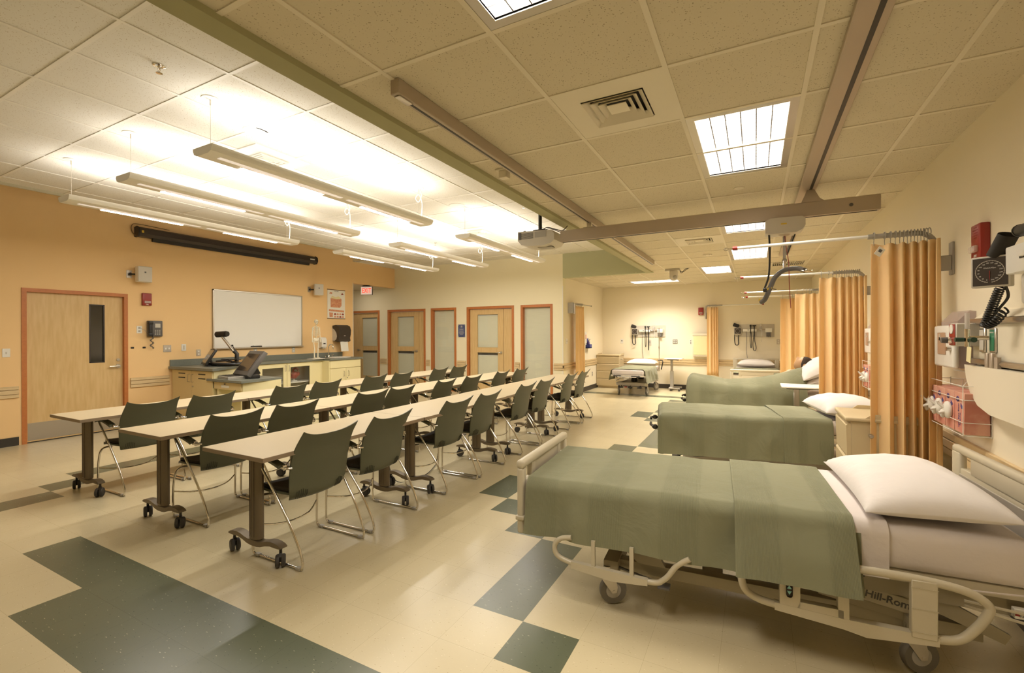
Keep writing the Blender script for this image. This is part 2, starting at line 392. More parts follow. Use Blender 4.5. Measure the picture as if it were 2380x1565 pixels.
# ================================================================ ROOM
XL, XR, YD, YB, XA, YN = -8.83, 1.18, 9.75, 12.82, -3.85, -2.6
ZC, ZH, ZP = 2.7612, 3.29, 3.62
def walls(name, matn, axis, a, b, s0, s1, z0, z1, ops=()):
    # slab between planes a..b on one axis, spanning s0..s1 on the other, with rectangular openings (u0,u1,w0,w1)
    m = MB(); cuts = sorted({s0, s1, *[o[0] for o in ops], *[o[1] for o in ops]})
    for p, q in zip(cuts, cuts[1:]):
        zs = [z0]
        for o in sorted(ops, key=lambda o: o[2]):
            if o[0] <= p+1e-6 and o[1] >= q-1e-6: zs += [o[2], o[3]]
        zs.append(z1)
        for k in range(0, len(zs), 2):
            if zs[k+1]-zs[k] > 1e-4:
                if axis == 'x': m.box(a, b, p, q, zs[k], zs[k+1])
                else: m.box(p, q, a, b, zs[k], zs[k+1])
    return struct(name, m, matn)
# floor: one mesh of 12 inch tiles, green ones in the inlaid pattern
TX, TY, TS = -1.0636, 2.1194, .3048
green = {(0, -1), (-2, 3), (-3, 4), (-4, 5), (-4, 6), (-2, 19), (-3, 20), (-3, 21), (-2, 22), (-2, 24), (-17, -1)}
green |= {(-1, j) for j in (0, 1, 2)} | {(i, -3) for i in range(-11, 0)} | {(i, -4) for i in range(-8, 1)}
green |= {(-3, 8), (-4, 9), (-3, 10), (-2, 11), (-2, 12)} | {(-1, j) for j in range(13, 18)} | {(i, 27) for i in range(-2, 5)} | {(i, 29) for i in range(-9, 8)}
green |= {(-16, j) for j in range(-12, -1)} | {(-18, j) for j in range(0, 9)} | {(-17, 9), (-16, 10)} | {(-19, j) for j in range(11, 18)}
m = MB()
for i in range(-38, 8):
    for j in range(-16, 36):
        x0, y0 = TX+i*TS, TY+j*TS
        x0c, x1c = max(x0, -12.2), min(x0+TS, XR+.05)
        if x1c <= x0c: continue
        m.add([(x0c, y0, 0), (x1c, y0, 0), (x1c, y0+TS, 0), (x0c, y0+TS, 0)], [(0, 1, 2, 3)], 1 if (i, j) in green else 0)
struct('floor', m, ['floor_cream', 'floor_green'])
fs_ = MB(); fs_.box(-12.3, XR+.2, YN-.3, YB+.3, -.12, -.01); struct('trim_1', fs_, 'base_black')

# lower ceiling: tiles with openings for the recessed fittings
GX, GY, G = -1.5958, 1.6804, .6096
TROF = [((2, 2), (2, 3)), ((1, -2), (1, -1)), ((2, 6), (2, 7)), ((2, 10), (2, 11)), ((1, 13), (1, 14)), ((-2, 16), (-1, 16))]
FIT = [c for t in TROF for c in t]+[(1, 1), (1, 8), (3, 13)]
def ceil_cells(x0, x1, y0, y1, z, skip, gx=GX, gy=GY, g=G):
    m = MB()
    i0, i1 = math.floor((x0-gx)/g), math.ceil((x1-gx)/g); j0, j1 = math.floor((y0-gy)/g), math.ceil((y1-gy)/g)
    for i in range(i0, i1):
        for j in range(j0, j1):
            if (i, j) in skip: continue
            a, b, c_, d = max(x0, gx+i*g), min(x1, gx+(i+1)*g), max(y0, gy+j*g), min(y1, gy+(j+1)*g)
            if b > a and d > c_: m.add([(a, c_, z), (a, d, z), (b, d, z), (b, c_, z)], [(0, 1, 2, 3)])
    t = MB(); wd = .012
    for i in range(i0, i1+1):
        x = gx+i*g
        if x0-.001 <= x <= x1+.001: t.box(max(x-wd, x0), min(x+wd, x1), y0, y1, z-.006, z+.004)
    for j in range(j0, j1+1):
        y = gy+j*g
        if y0-.001 <= y <= y1+.001: t.box(x0, x1, max(y-wd, y0), min(y+wd, y1), z-.005, z+.004)
    return m, t
BX0, BX1 = -2.00, -1.875
m1, t1 = ceil_cells(BX1, XR, YN, YB, ZC, FIT)
m2, t2 = ceil_cells(XA, BX1, YD, YB, ZC, FIT)
o_, n_ = len(m1.v), 0; m1.add(m2.v, m2.f); t1.add(t2.v, t2.f)
co_ = struct('ceiling', m1, 'tile_ceiling'); struct('ceiling_grid', t1, 'grid', co_)
vo_ = MB(); vo_.box(BX1-.02, XR+.1, YN-.1, YB+.1, ZC+.16, ZC+.2); vo_.box(XA-.1, BX1-.02, YD+.02, YB+.1, ZC+.16, ZC+.2); struct('trim_2', vo_, 'pocket')
# higher ceiling over the teaching area
GH = .617
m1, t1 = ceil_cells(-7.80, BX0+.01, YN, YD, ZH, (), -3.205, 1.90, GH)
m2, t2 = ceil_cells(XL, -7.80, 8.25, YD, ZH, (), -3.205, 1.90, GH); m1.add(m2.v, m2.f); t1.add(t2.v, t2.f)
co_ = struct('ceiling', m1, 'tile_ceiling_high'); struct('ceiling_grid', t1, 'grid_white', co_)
m = MB(); m.box(XL, -7.80, YN, 8.25, ZP, ZP+.05); m.box(-7.83, -7.80, YN, 8.25, ZH-.03, ZP); struct('trim_3', m, 'pocket')
m = MB(); m.box(XL, -7.83, 8.25, 8.29, ZH, ZP); struct('trim_4', m, 'cream_wall')
m = MB(); m.box(BX0, BX1, YN, YD+.0, ZC-.032, ZH+.05, bev=.004); struct('trim_5', m, 'beam_green')     # the green beam between both ceilings
m = MB(); m.box(XL-.1, BX1, YN-.1, YD+.2, ZH+.35, ZH+.4); struct('trim_6', m, 'pocket')

# door openings: left wall door, three doors and two sidelights in the far wall
D1 = (2.44, 3.58, 0, 2.11)
OPS = [(-10.6, -9.42, 0, 2.13), (-9.06, -7.79, 0, 2.13), (-7.55, -6.80, 0, 2.13), (-6.42, -5.13, 0, 2.13), (-4.89, -4.13, 0, 2.13)]
walls('wall_left', 'orange_wall', 'x', XL-.14, XL, YN, 8.25, 0, ZP, [D1])
walls('wall_far', 'cream_wall', 'y', YD, YD+.14, -12.2, XA, 0, ZH, OPS)
m = MB(); m.box(XL-.14, XL, 8.25, YD, 2.755, ZH+.03); struct('wall_corridor', m, 'orange_wall')
m = MB(); m.box(-12.2, XL-.14, 8.11, 8.25, 0, 2.8); m.box(-12.3, -12.2, 8.1, YD+.1, 0, 2.8); struct('wall_corridor_side', m, 'white_wall')
m = MB(); m.box(XL-.141, XL+.003, 8.245, 8.262, 0, 2.76); struct('trim_7', m, 'white_wall')
m = MB(); m.box(-12.2, XL-.14, 8.25, YD, 2.76, 2.80); struct('ceiling_corridor', m, 'tile_ceiling')
m = MB(); m.box(XA, BX1-.0, YD+.0, YD+.14, ZC-.02, ZH); struct('wall_header', m, 'green_wall')
m = MB(); m.box(XA-.14, XA, YD+.14, YB, 0, ZC); struct('wall_alcove', m, 'alcove_wall')
m = MB(); m.box(XA-.14, XR+.14, YB, YB+.14, 0, ZC+.2); struct('wall_back', m, 'alcove_wall')
m = MB(); m.box(XR, XR+.14, YN, YB, 0, ZC+.2); struct('wall_right', m, 'alcove_wall')
m = MB(); m.box(-12.3, XR+.14, YN-.14, YN, 0, ZP); struct('wall_near', m, 'cream_wall')
m = MB(); m.box(-12.3, -12.2, YN, 8.2, 0, ZP); struct('wall_left_outer', m, 'cream_wall')
# the strip of painted corner bead at the end of the cream wall
m = MB(); m.box(XA-.012, XA+.004, YD-.004, YD+.01, 0, ZC-.2); struct('trim_8', m, 'white')

# wood bumper rails: three boards
def rail(name, pts):   # list of (axis, plane, s0, s1, normal sign)
    m = MB()
    for ax, pl, a, b, sg in pts:
        m_ = .028*sg
        for z0, z1, t in ((.645, .69, .8), (.695, .75, 1.0), (.755, .80, .8)):
            p, q = sorted((pl, pl+m_*t))
            if ax == 'x': m.box(p, q, a, b, z0, z1, bev=.003, seg=1)
            else: m.box(a, b, p, q, z0, z1, bev=.003, seg=1)
    return struct(name, m, 'rail_wood')
rail('trim_9', [('x', XL, YN, 2.38, 1), ('x', XL, 3.64, 4.19, 1)])
rail('trim_10', [('y', YD, -9.36, -9.12, -1), ('y', YD, -7.73, -7.61, -1), ('y', YD, -6.74, -6.48, -1), ('y', YD, -5.07, -4.95, -1), ('y', YD, -4.07, XA+.028, -1)])
rail('trim_11', [('x', XA, YD-.028, YB, 1)])
rail('trim_12', [('y', YB, XA, XR, -1)])
rail('trim_13', [('x', XR, YN, YB, -1)])
# black cove base
def base(name, segs):
    m = MB()
    for ax, pl, a, b, sg in segs:
        p, q = sorted((pl, pl+.012*sg))
        if ax == 'x': m.box(p, q, a, b, 0, .115)
        else: m.box(a, b, p, q, 0, .115)
    return struct(name, m, 'base_black')
base('baseboard_left', [('x', XL, YN, 2.38, 1), ('x', XL, 3.64, 4.2, 1)])
base('baseboard_far', [('y', YD, -9.36, -9.12, -1), ('y', YD, -7.73, -7.61, -1), ('y', YD, -6.74, -6.48, -1), ('y', YD, -5.07, -4.95, -1), ('y', YD, -4.07, XA, -1)])
base('baseboard_alcove', [('x', XA, YD, YB, 1)])
base('baseboard_back', [('y', YB, XA, XR, -1)])
base('baseboard_right', [('x', XR, YN, YB, -1)])

# ---- doors
def lever(parent, at, d, out, name='door_handle', turn=1):
    # at = point on leaf, d = direction of the lever, out = outward normal
    m = MB(); at, d, out = Vector(at), Vector(d), Vector(out)
    m.cyl(at, at+out*.012, .032, seg=16); m.cyl(at, at+out*.055, .011)
    m.tube(smooth_path([at+out*.05, at+out*.055+d*.05, at+out*.05+d*.125], 4), .0095, 8)
    return obj(name, m, 'steel', parent)
def group_struct(name, loc=(0, 0, 0)):
    o = bpy.data.objects.new(name, None); COL.objects.link(o); o.location = loc; o['kind'] = 'structure'; o.empty_display_size = .1
    return o
def frame_x(parent, x, a, b, ztop, w, dep, out):   # frame on a wall plane x
    m = MB(); p, q = sorted((x+out, x-dep))
    m.box(p, q, a-w, a, 0, ztop+w); m.box(p, q, b, b+w, 0, ztop+w); m.box(p, q, a, b, ztop, ztop+w)
    return struct('door_frame', m, 'frame_orange', parent)
def frame_y(parent, y, a, b, ztop, w, dep, out, nm='door_frame'):
    m = MB(); p, q = y-out, y+dep
    m.box(a-w, a, p, q, 0, ztop+w, bev=.003, seg=1); m.box(b, b+w, p, q, 0, ztop+w, bev=.003, seg=1); m.box(a, b, p, q, ztop, ztop+w, bev=.003, seg=1)
    return struct(nm, m, 'frame_orange', parent)
d = group_struct('door_1')
frame_x(d, XL, D1[0]+.02, D1[1]-.02, D1[3]-.02, .05, .13, .012)
m = MB(); lx = XL-.045
gy0, gy1, gz0, gz1 = 3.15, 3.33, 1.07, 1.95
for a, b, c_, e in ((2.46, gy0, .012, 2.09), (gy1, 3.56, .012, 2.09), (gy0, gy1, .012, gz0), (gy0, gy1, gz1, 2.09)): m.box(lx-.044, lx, a, b, c_, e)
struct('door_leaf', m, 'maple', d)
m = MB(); m.box(lx-.05, lx-.012, gy0+.012, gy1-.012, gz0+.012, gz1-.012); struct('vision_glass', m, 'pane_dark', d)  # pane painted dark to stand for the dim corridor reflected in it
m = MB()
for a, b, c_, e in ((gy0-.004, gy0+.012, gz0-.004, gz1+.004), (gy1-.012, gy1+.004, gz0-.004, gz1+.004), (gy0, gy1, gz0-.004, gz0+.012), (gy0, gy1, gz1-.012, gz1+.004)): m.box(lx-.03, lx+.004, a, b, c_, e)
struct('glass_bead', m, 'brown_dark', d)
m = MB(); m.box(lx, lx+.002, 2.48, 3.54, .03, .27); struct('kick_plate', m, 'brushed', d)
lever(d, (lx, 3.50, 1.0), (0, -1, 0), (1, 0, 0))
m = MB(); m.cyl((lx, 3.50, 1.1), (lx+.012, 3.5, 1.1), .022); struct('lock_cylinder', m, 'steel', d)
m = MB(); m.box(lx-.044, lx+.004, 2.46, 3.56, 0, .012); struct('door_sweep', m, 'black', d)

def glazed_door(n, o, leaf0, leaf1, g0, g1, hx, hd, side=None):
    d = group_struct('door_%d' % n); y = YD+.05
    frame_y(d, YD, o[0]+.03, o[1]-.03, 2.10, .06, .12, .012)
    zt = 2.09; lo, hi = (.28, 1.02), (1.14, 1.965)
    m = MB()
    m.box(leaf0, g0, y, y+.044, .01, zt); m.box(g1, leaf1, y, y+.044, .01, zt)
    m.box(g0, g1, y, y+.044, .01, lo[0]); m.box(g0, g1, y, y+.044, lo[1], hi[0]); m.box(g0, g1, y, y+.044, hi[1], zt)
    struct('door_leaf', m, 'maple', d)
    if side:
        m = MB(); m.box(side[0], side[1], y+.002, y+.046, .01, zt); struct('side_panel', m, 'maple', d)
    for z0, z1, gap in ((lo[0], lo[1], .07), (hi[0], hi[1], .02)):
        b = MB(); b.box(g0, g1, y+.036, y+.042, z0, z1-gap); struct('blind', b, 'blind', d)
        hb = MB(); hb.box(g0+.003, g1-.003, y+.030, y+.043, z1-gap-.022, z1-gap); struct('blind_head', hb, 'white', d)
        gl = MB(); gl.box(g0, g1, y+.018, y+.022, z0, z1); struct('pane', gl, 'glass', d)
        bd = MB()
        for a, b_, c_, e in ((g0-.004, g0+.006, z0, z1), (g1-.006, g1+.004, z0, z1), (g0, g1, z0-.004, z0+.006), (g0, g1, z1-.006, z1+.004)): bd.box(a, b_, y-.004, y+.02, c_, e)
        struct('glass_bead', bd, 'maple_edge', d)
    b = MB(); b.box(leaf0, leaf1, y+.05, y+.06, .3, 2.0); struct('inner_backing', b, 'dark_grey', d)  # added backing sheet, dark grey standing for the unlit room behind
    lever(d, (hx, y, 1.02), (hd, 0, 0), (0, -1, 0))
    return d
glazed_door(2, OPS[0], -10.55, -9.45, -10.12, -9.53, -10.27, 1)
glazed_door(3, OPS[1], -9.02, -8.03, -8.78, -8.19, -8.10, -1, (-8.02, -7.82))
glazed_door(4, OPS[3], -6.38, -5.42, -6.17, -5.57, -5.48, -1, (-5.41, -5.16))
for n, o in ((1, OPS[2]), (2, OPS[4])):
    d = group_struct('window_%d' % n)
    frame_y(d, YD, o[0]+.03, o[1]-.03, 2.10, .06, .12, .012, 'window_frame')
    m = MB(); m.box(o[0]+.03, o[1]-.03, YD+.085, YD+.091, .05, 2.08); struct('blind', m, 'blind', d)
    m = MB(); m.box(o[0]+.03, o[1]-.03, YD+.05, YD+.056, .03, 2.10); struct('pane', m, 'glass', d)
    m = MB(); m.box(o[0]+.03, o[1]-.03, YD+.1, YD+.11, 0, 2.12); struct('inner_backing', m, 'blind', d)  # added backing sheet that closes the opening behind the blind
    m = MB(); m.box(o[0]+.03, o[1]-.03, YD+.02, YD+.1, 0, .05); struct('window_sill', m, 'frame_orange', d)

# ================================================================ RECESSED CEILING FITTINGS
WHERE = ['right of centre, nearest square-looking one', 'cut by the top edge of the view', 'partly behind the lift motor', 'second beyond the lift crossbar', 'beside the hanging security camera', 'lying crosswise near the back wall', 'behind the viewpoint']
for k, (c0, c1) in enumerate(TROF):
    x0, x1 = GX+c0[0]*G+.012, GX+(c1[0]+1)*G-.012; y0, y1 = GY+c0[1]*G+.012, GY+(c1[1]+1)*G-.012
    t = thing('ceiling_light', 'recessed ceiling light with white louvre, '+WHERE[k], 'ceiling light', ((x0+x1)/2, (y0+y1)/2, ZC), 0, 'recessed louvred ceiling lights')
    hx, hy = (x1-x0)/2, (y1-y0)/2; fw = .045
    m = MB()
    for a, b, c_, e in ((-hx, hx, -hy, -hy+fw), (-hx, hx, hy-fw, hy), (-hx, -hx+fw, -hy+fw, hy-fw), (hx-fw, hx, -hy+fw, hy-fw)): m.box(a, b, c_, e, -.004, .01)
    # sloping reflector sides up to the tray
    obj('frame', m, 'brushed', t)
    m = MB(); ix, iy = hx-fw, hy-fw; zt = .09
    for p in ([(-ix, -iy, 0), (ix, -iy, 0), (ix, -iy, zt), (-ix, -iy, zt)], [(-ix, iy, 0), (ix, iy, 0), (ix, iy, zt), (-ix, iy, zt)], [(-ix, -iy, 0), (-ix, iy, 0), (-ix, iy, zt), (-ix, -iy, zt)], [(ix, -iy, 0), (ix, iy, 0), (ix, iy, zt), (ix, -iy, zt)]): m.add(p, [(0, 1, 2, 3)])
    m.box(-ix, ix, -iy, iy, zt+.002, zt+.006); obj('housing', m, 'white', t)
    m = MB(); m.add([(-ix, -iy, zt-.03), (-ix, iy, zt-.03), (ix, iy, zt-.03), (ix, -iy, zt-.03)], [(0, 1, 2, 3)]); obj('lamp_panel', m, ['troffer_dim', 'troffer_dim', 'troffer_lit', 'troffer_lit', 'troffer_bright', 'troffer_bright'][k], t)
    m = MB(); lx = hx > hy
    na, nb = (6, 18)
    for q in range(1, na):
        p = -1+2*q/na
        if lx: m.box(-ix, ix, p*iy-.0025, p*iy+.0025, .008, .05)
        else: m.box(p*ix-.0025, p*ix+.0025, -iy, iy, .008, .05)
    for q in range(1, nb):
        p = -1+2*q/nb
        if lx: m.box(p*ix-.0015, p*ix+.0015, -iy, iy, .012, .045)
        else: m.box(-ix, ix, p*iy-.0015, p*iy+.0015, .012, .045)
    obj('louvre', m, 'louvre_grey', t)
def diffuser(cell, label):
    x0, y0 = GX+cell[0]*G+.012, GY+cell[1]*G+.012; h = G/2-.012
    t = thing('air_diffuser', label, 'air vent', (x0+h, y0+h, ZC), 0, 'square ceiling air diffusers')
    m = MB()
    s = .17
    for a, b, c_, e in ((-h, h, -h, -s), (-h, h, s, h), (-h, -s, -s, s), (s, h, -s, s)): m.box(a, b, c_, e, -.003, .002)
    obj('face_plate', m, 'grid', t)
    m = MB(); m.box(-s, s, -s, s, .06, .065); obj('duct', m, 'black', t)
    for k in range(4):
        r = .165-.037*k; z = -.012+.004*k; m = MB()
        q = [(-r, -r), (r, -r), (r, r), (-r, r)]; r2 = r-.03
        q2 = [(-r2, -r2), (r2, -r2), (r2, r2), (-r2, r2)]
        vs = [(x, y, z) for x, y in q]+[(x, y, z+.028) for x, y in q2]+[(x, y, z+.004) for x, y in q]+[(x, y, z+.032) for x, y in q2]
        fs = [(i, (i+1) % 4, (i+1) % 4+4, i+4) for i in range(4)]+[(i+8, (i+1) % 4+8, (i+1) % 4+12, i+12) for i in range(4)]+[(i, (i+1) % 4, (i+1) % 4+8, i+8) for i in range(4)]
        if k == 3: vs = [(-r, -r, z), (r, -r, z), (r, r, z), (-r, r, z), (-r, -r, z+.004), (r, -r, z+.004), (r, r, z+.004), (-r, r, z+.004)]; fs = [(0, 1, 2, 3), (4, 5, 6, 7), (0, 1, 5, 4), (1, 2, 6, 5), (2, 3, 7, 6), (3, 0, 4, 7)]
        m.add(vs, fs); obj('vane', m, 'grid', t)
    return t
diffuser((1, 1), 'square stepped air diffuser in the ceiling, nearest, left of the large ceiling light')
diffuser((1, 8), 'square stepped air diffuser in the ceiling beyond the lift rail')
x0, y0 = GX+3*G+.012, GY+13*G+.012
t = thing('return_grille', 'slotted return air grille in the ceiling behind the hanging sling bar', 'air vent', (x0+.293, y0+.293, ZC))
m = MB()
for a, b, c_, e in ((-.293, .293, -.293, -.25), (-.293, .293, .25, .293), (-.293, -.25, -.25, .25), (.25, .293, -.25, .25)): m.box(a, b, c_, e, -.003, .003)
obj('face_plate', m, 'grid', t)
m = MB(); m.box(-.25, .25, -.25, .25, .05, .055); obj('duct', m, 'black', t)
m = MB()
for k in range(16): m.box(-.245+.0315*k, -.237+.0315*k, -.25, .25, -.002, .03)
m.box(-.25, .25, -.004, .004, -.002, .02); obj('slats', m, 'grid', t)
t = thing('air_diffuser', 'square stepped air diffuser in the bright high ceiling, above the pendants near the orange wall', 'air vent', (-4.45, 3.0, ZH-.004), 0, 'diffusers in the high ceiling')
m = MB(); m.box(-.3, .3, -.3, .3, -.006, .003); obj('face_plate', m, 'grid_white', t)
for k in range(4):
    r = .15-.035*k; m = MB(); m.tube([(-r, -r, -.014), (r, -r, -.014), (r, r, -.014), (-r, r, -.014)], .009, 4, closed=True); obj('vane', m, 'white', t)
dup(t, (-4.3, 6.9, ZH-.004), label='square stepped air diffuser in the high ceiling, beyond the middle row of pendants')
# sprinklers, ceiling speakers, smoke detectors
def sprinkler(x, y, z, label):
    t = thing('sprinkler', label, 'sprinkler', (x, y, z), 0, 'fire sprinklers')
    m = MB(); m.lathe([(.036, 0), (.036, -.004), (.024, -.008), (.015, -.004)], seg=20); obj('escutcheon', m, 'chrome', t)
    m = MB(); m.cyl((0, 0, 0), (0, 0, -.025), .009); m.tube([(.011, 0, -.02), (.014, 0, -.035), (.003, 0, -.05)], .0025, 6); m.tube([(-.011, 0, -.02), (-.014, 0, -.035), (-.003, 0, -.05)], .0025, 6); m.lathe([(.003, -.048), (.02, -.05), (.02, -.052), (.003, -.053)], seg=12); obj('head', m, 'chrome', t)
sprinkler(-3.52, 1.62, ZH, 'chrome fire sprinkler alone on the high ceiling, top left, nearest')
sprinkler(-6.35, 5.05, ZH, 'small fire sprinkler on the high ceiling between pendants near the projection screen')
sprinkler(-2.85, 5.75, ZH, 'small fire sprinkler on the high ceiling right beside the green beam')
sprinkler(-5.6, 7.35, ZH, 'small fire sprinkler on the high ceiling above the far pendants')
def round_ceiling(nm, x, y, z, r, matn, label, cat, g=None):
    t = thing(nm, label, cat, (x, y, z), 0, g)
    m = MB(); m.lathe([(r, 0), (r, -.005), (r*.9, -.008), (r*.86, -.006)], seg=28); obj('rim', m, matn, t)
    m = MB(); m.lathe([(r*.86, -.004), (r*.5, -.008), (.001, -.009)], seg=28); obj('grille', m, matn, t); return t
g = 'round speakers in the high ceiling'
round_ceiling('ceiling_speaker', -3.9, 2.55, ZH, .11, 'grid_white', 'round white ceiling speaker in the high ceiling beside the nearest hanging wire', 'speaker', g)
round_ceiling('ceiling_speaker', -3.7, 5.35, ZH, .11, 'grid_white', 'round white ceiling speaker in the high ceiling between the two rows of pendants', 'speaker', g)
round_ceiling('ceiling_speaker', -2.95, 7.2, ZH, .11, 'grid_white', 'round white ceiling speaker in the high ceiling above the far right pendant', 'speaker', g)
round_ceiling('sprinkler_cover', -.12, 4.52, ZC, .045, 'grid', 'flat round concealed sprinkler cap between ceiling light and lift rail', 'sprinkler', 'flat sprinkler caps')
round_ceiling('sprinkler_cover', .15, 9.75, ZC, .045, 'grid', 'flat round concealed sprinkler cap far down the lower ceiling near the return grille', 'sprinkler', 'flat sprinkler caps')
def detector(x, y, label):
    t = thing('motion_sensor', label, 'sensor', (x, y, ZC), 0, 'occupancy sensors')
    m = MB(); m.box(-.06, .06, -.06, .06, -.012, 0, bev=.003); obj('base_plate', m, 'grid', t)
    m = MB(); m.box(-.035, .035, -.045, .02, -.07, -.012, bev=.006); obj('sensor_body', m, 'grid', t)
detector(-1.72, 3.15, 'small square occupancy sensor on the ceiling between the green beam and the long track')
detector(-1.60, 7.95, 'small white occupancy sensor near the far end of the long ceiling track')
t = thing('exit_sensor', 'small white two-eyed sensor on the lower ceiling beyond the far diffuser', 'sensor', (-.68, 8.1, ZC))
m = MB(); m.lathe([(.07, 0), (.065, -.02), (.03, -.028)], seg=20); obj('dome', m, 'grid', t)
m = MB(); m.ball((-.03, -.05, -.016), .008, 8); m.ball((.03, -.05, -.016), .008, 8); obj('eyes', m, 'dark_grey', t)
t = round_ceiling('ceiling_downlight', -9.75, 8.95, 2.76, .10, 'white', 'small round downlight in the corridor ceiling near the exit sign', 'ceiling light')
m = MB(); n = 20; m.add([(.07*math.cos(2*PI*k/n), .07*math.sin(2*PI*k/n), -.0105) for k in range(n)], [tuple(reversed(range(n)))]); obj('lamp', m, 'downlight_lit', t)
# dome camera hung from a bracket
t = thing('security_camera', 'grey swivel camera hanging from the lower ceiling near the back wall', 'camera', (-1.43, 9.6, ZC))
m = MB(); m.box(-.16, .12, -.05, .05, -.045, 0, bev=.006); obj('bracket', m, 'grey_light', t)
m = MB(); m.lathe([(.075, -.045), (.08, -.07), (.08, -.16), (.075, -.19), (.05, -.225), (.02, -.24)], seg=24); obj('body', m, 'grey_light', t)
m = MB(); m.ball((.03, -.06, -.175), (.045, .035, .045), 14); obj('lens', m, 'grey', t)
m = MB(); m.tube(smooth_path([(.1, 0, -.03), (.16, 0, -.07), (.22, 0, -.02), (.30, .02, .0)], 5), .006, 6); m.tube(smooth_path([(.12, .01, -.03), (.14, .01, -.09), (.24, .01, -.03), (.29, .02, .0)], 5), .005, 6); obj('cables', m, 'black', t)

# ================================================================ SUSPENDED PENDANTS
PEND = [(-3.67, 1.97, 'front right pendant, nearest to the green beam'), (-4.92, 1.98, 'front middle pendant'), (-6.20, 2.0, 'front left pendant, nearest to the orange wall'),
        (-3.67, 5.45, 'back right pendant beside the projector'), (-4.93, 5.45, 'back middle pendant'), (-6.20, 5.47, 'back left pendant above the corridor opening')]
def pendant():
    t = thing('pendant_light', '', 'pendant light', (0, 0, ZH), 0, 'linear pendants over the tables')
    L_ = 2.64; zt = -.385
    prof = [(-.125, 0), (.125, 0), (.128, -.018), (.112, -.048), (.075, -.062), (-.075, -.062), (-.112, -.048), (-.128, -.018)]
    m = MB(); n = len(prof)   # hollow trough: outer shell with ends
    vs = [(x, y, zt+z) for y in (0, L_) for x, z in prof]
    fs = [tuple(range(n)), tuple(range(n, 2*n))]+[(i, (i+1) % n, (i+1) % n+n, i+n) for i in range(1, n)]
    inn = [(-.108, 0), (-.108, -.03), (.108, -.03), (.108, 0)]
    o = len(vs); vs += [(x, y, zt+z) for y in (.02, L_-.02) for x, z in inn]
    fs += [(o+i, o+i+1, o+i+5, o+i+4) for i in range(3)]+[(0, o+0, o+4, n), (1, o+3, o+7, n+1), (0, 1, o+3, o+0), (n, n+1, o+7, o+4)]
    m.add(vs, fs); obj('housing', m, 'white', t)
    for y0, y1 in ((.10, 1.28), (1.36, 2.54)):
        m = MB(); m.box(.015, .06, y0, y1, zt-.0655, zt-.060); obj('diffuser_strip', m, 'diff_soft', t)
    for y0, y1 in ((.32, 1.12), (1.62, 2.38)):
        m = MB(); m.add([(-.07, y0, zt-.064), (-.07, y1, zt-.064), (-.03, y1, zt-.064), (-.03, y0, zt-.064)], [(0, 1, 2, 3)]); obj('lit_strip', m, 'diff_lit', t)
    for y0, y1 in ((.08, 1.30), (1.34, 2.56)):
        m = MB(); q = zt-.006; m.add([(-.10, y0, q), (.10, y0, q), (.10, y1, q), (-.10, y1, q)], [(0, 1, 2, 3)]); obj('lamp_strip', m, 'tube_lit', t)
    for y, cable in ((.06, 0), (L_-.12, 1)):
        m = MB(); m.cyl((0, y, zt), (0, y, -.01), .0018, seg=5); m.cyl((0, y, -.05), (0, y, -.01), .006, seg=8); m.tube([(-.02, y, zt-.002), (0, y, zt+.02), (.02, y, zt-.002)], .003, 5); obj('wire', m, 'steel', t)
        m = MB(); m.lathe([(.062, 0), (.06, -.006), (.02, -.010)], c=(0, y, 0), seg=24); obj('canopy', m, 'white', t)
        if cable:
            m = MB(); m.tube(smooth_path([(.0, y+.03, -.005), (.02, y+.03, -.09), (-.03, y+.03, -.16), (-.075, y+.03, -.11), (-.03, y+.03, -.07), (.02, y+.03, -.15), (.025, y+.03, -.27), (.01, y+.03, zt)], 6), .0055, 6); obj('power_cord', m, 'white', t)
    return t
p0 = pendant()
for k, (x, y, lb) in enumerate(PEND):
    lab = 'white linear uplight '+lb
    if k == 0: p0.location = (x, y, ZH); p0['label'] = lab
    else: dup(p0, (x, y, ZH), label=lab)
# ================================================================ LIFT RAILS
t = thing('ceiling_track', 'long bronze ceiling rail hung parallel to the green beam', 'rail', (-1.585, 1.753, ZC), 0, 'patient lift tracks')
m = MB(); m.box(-.027, .027, 0, 6.56, -.078, -.0, bev=.004, seg=1); obj('rail', m, 'alu', t)
m = MB(); m.box(-.007, .007, .02, 6.54, -.0795, -.06); obj('slot', m, 'black', t)
m = MB(); m.box(-.018, .018, .02, .12, -.084, -.078, bev=.002); obj('end_stop', m, 'steel', t)
t = thing('ceiling_track', 'wide bronze ceiling rail recessed in the ceiling above the bed row, at right', 'rail', (.41, YN+.05, ZC), 0, 'patient lift tracks')
m = MB(); m.box(-.065, .065, 0, 11.2, -.03, .01, bev=.003, seg=1); obj('rail', m, 'alu', t)
m = MB(); m.box(.012, .034, 0, 11.2, -.0315, -.02); obj('slot', m, 'black', t)
t = thing('lift_crossbar', 'wide bronze crossbar hanging below both ceiling tracks', 'rail', (0, 4.80, 0))
m = MB(); m.box(-1.91, .92, -.035, .035, 2.50, 2.625, bev=.004, seg=1); obj('beam', m, 'alu', t)
m = MB(); m.box(-1.89, .9, -.008, .008, 2.497, 2.52); obj('slot', m, 'black', t)
m = MB(); m.box(-1.645, -1.525, -.03, .03, 2.622, 2.635); m.box(-1.61, -1.56, -.012, .012, 2.63, ZC-.07); obj('trolley', m, 'steel', t)
m = MB(); m.prism([(.36, 2.62), (.54, 2.62), (.50, 2.65), (.46, 2.73), (.41, 2.74)], 'y', -.03, .03); obj('trolley', m, 'alu', t)
m = MB(); m.lathe([(.014, 0), (.014, -.004)], c=(.72, -.036, 2.56), axis='y', seg=16); obj('end_screw', m, 'dark_grey', t)
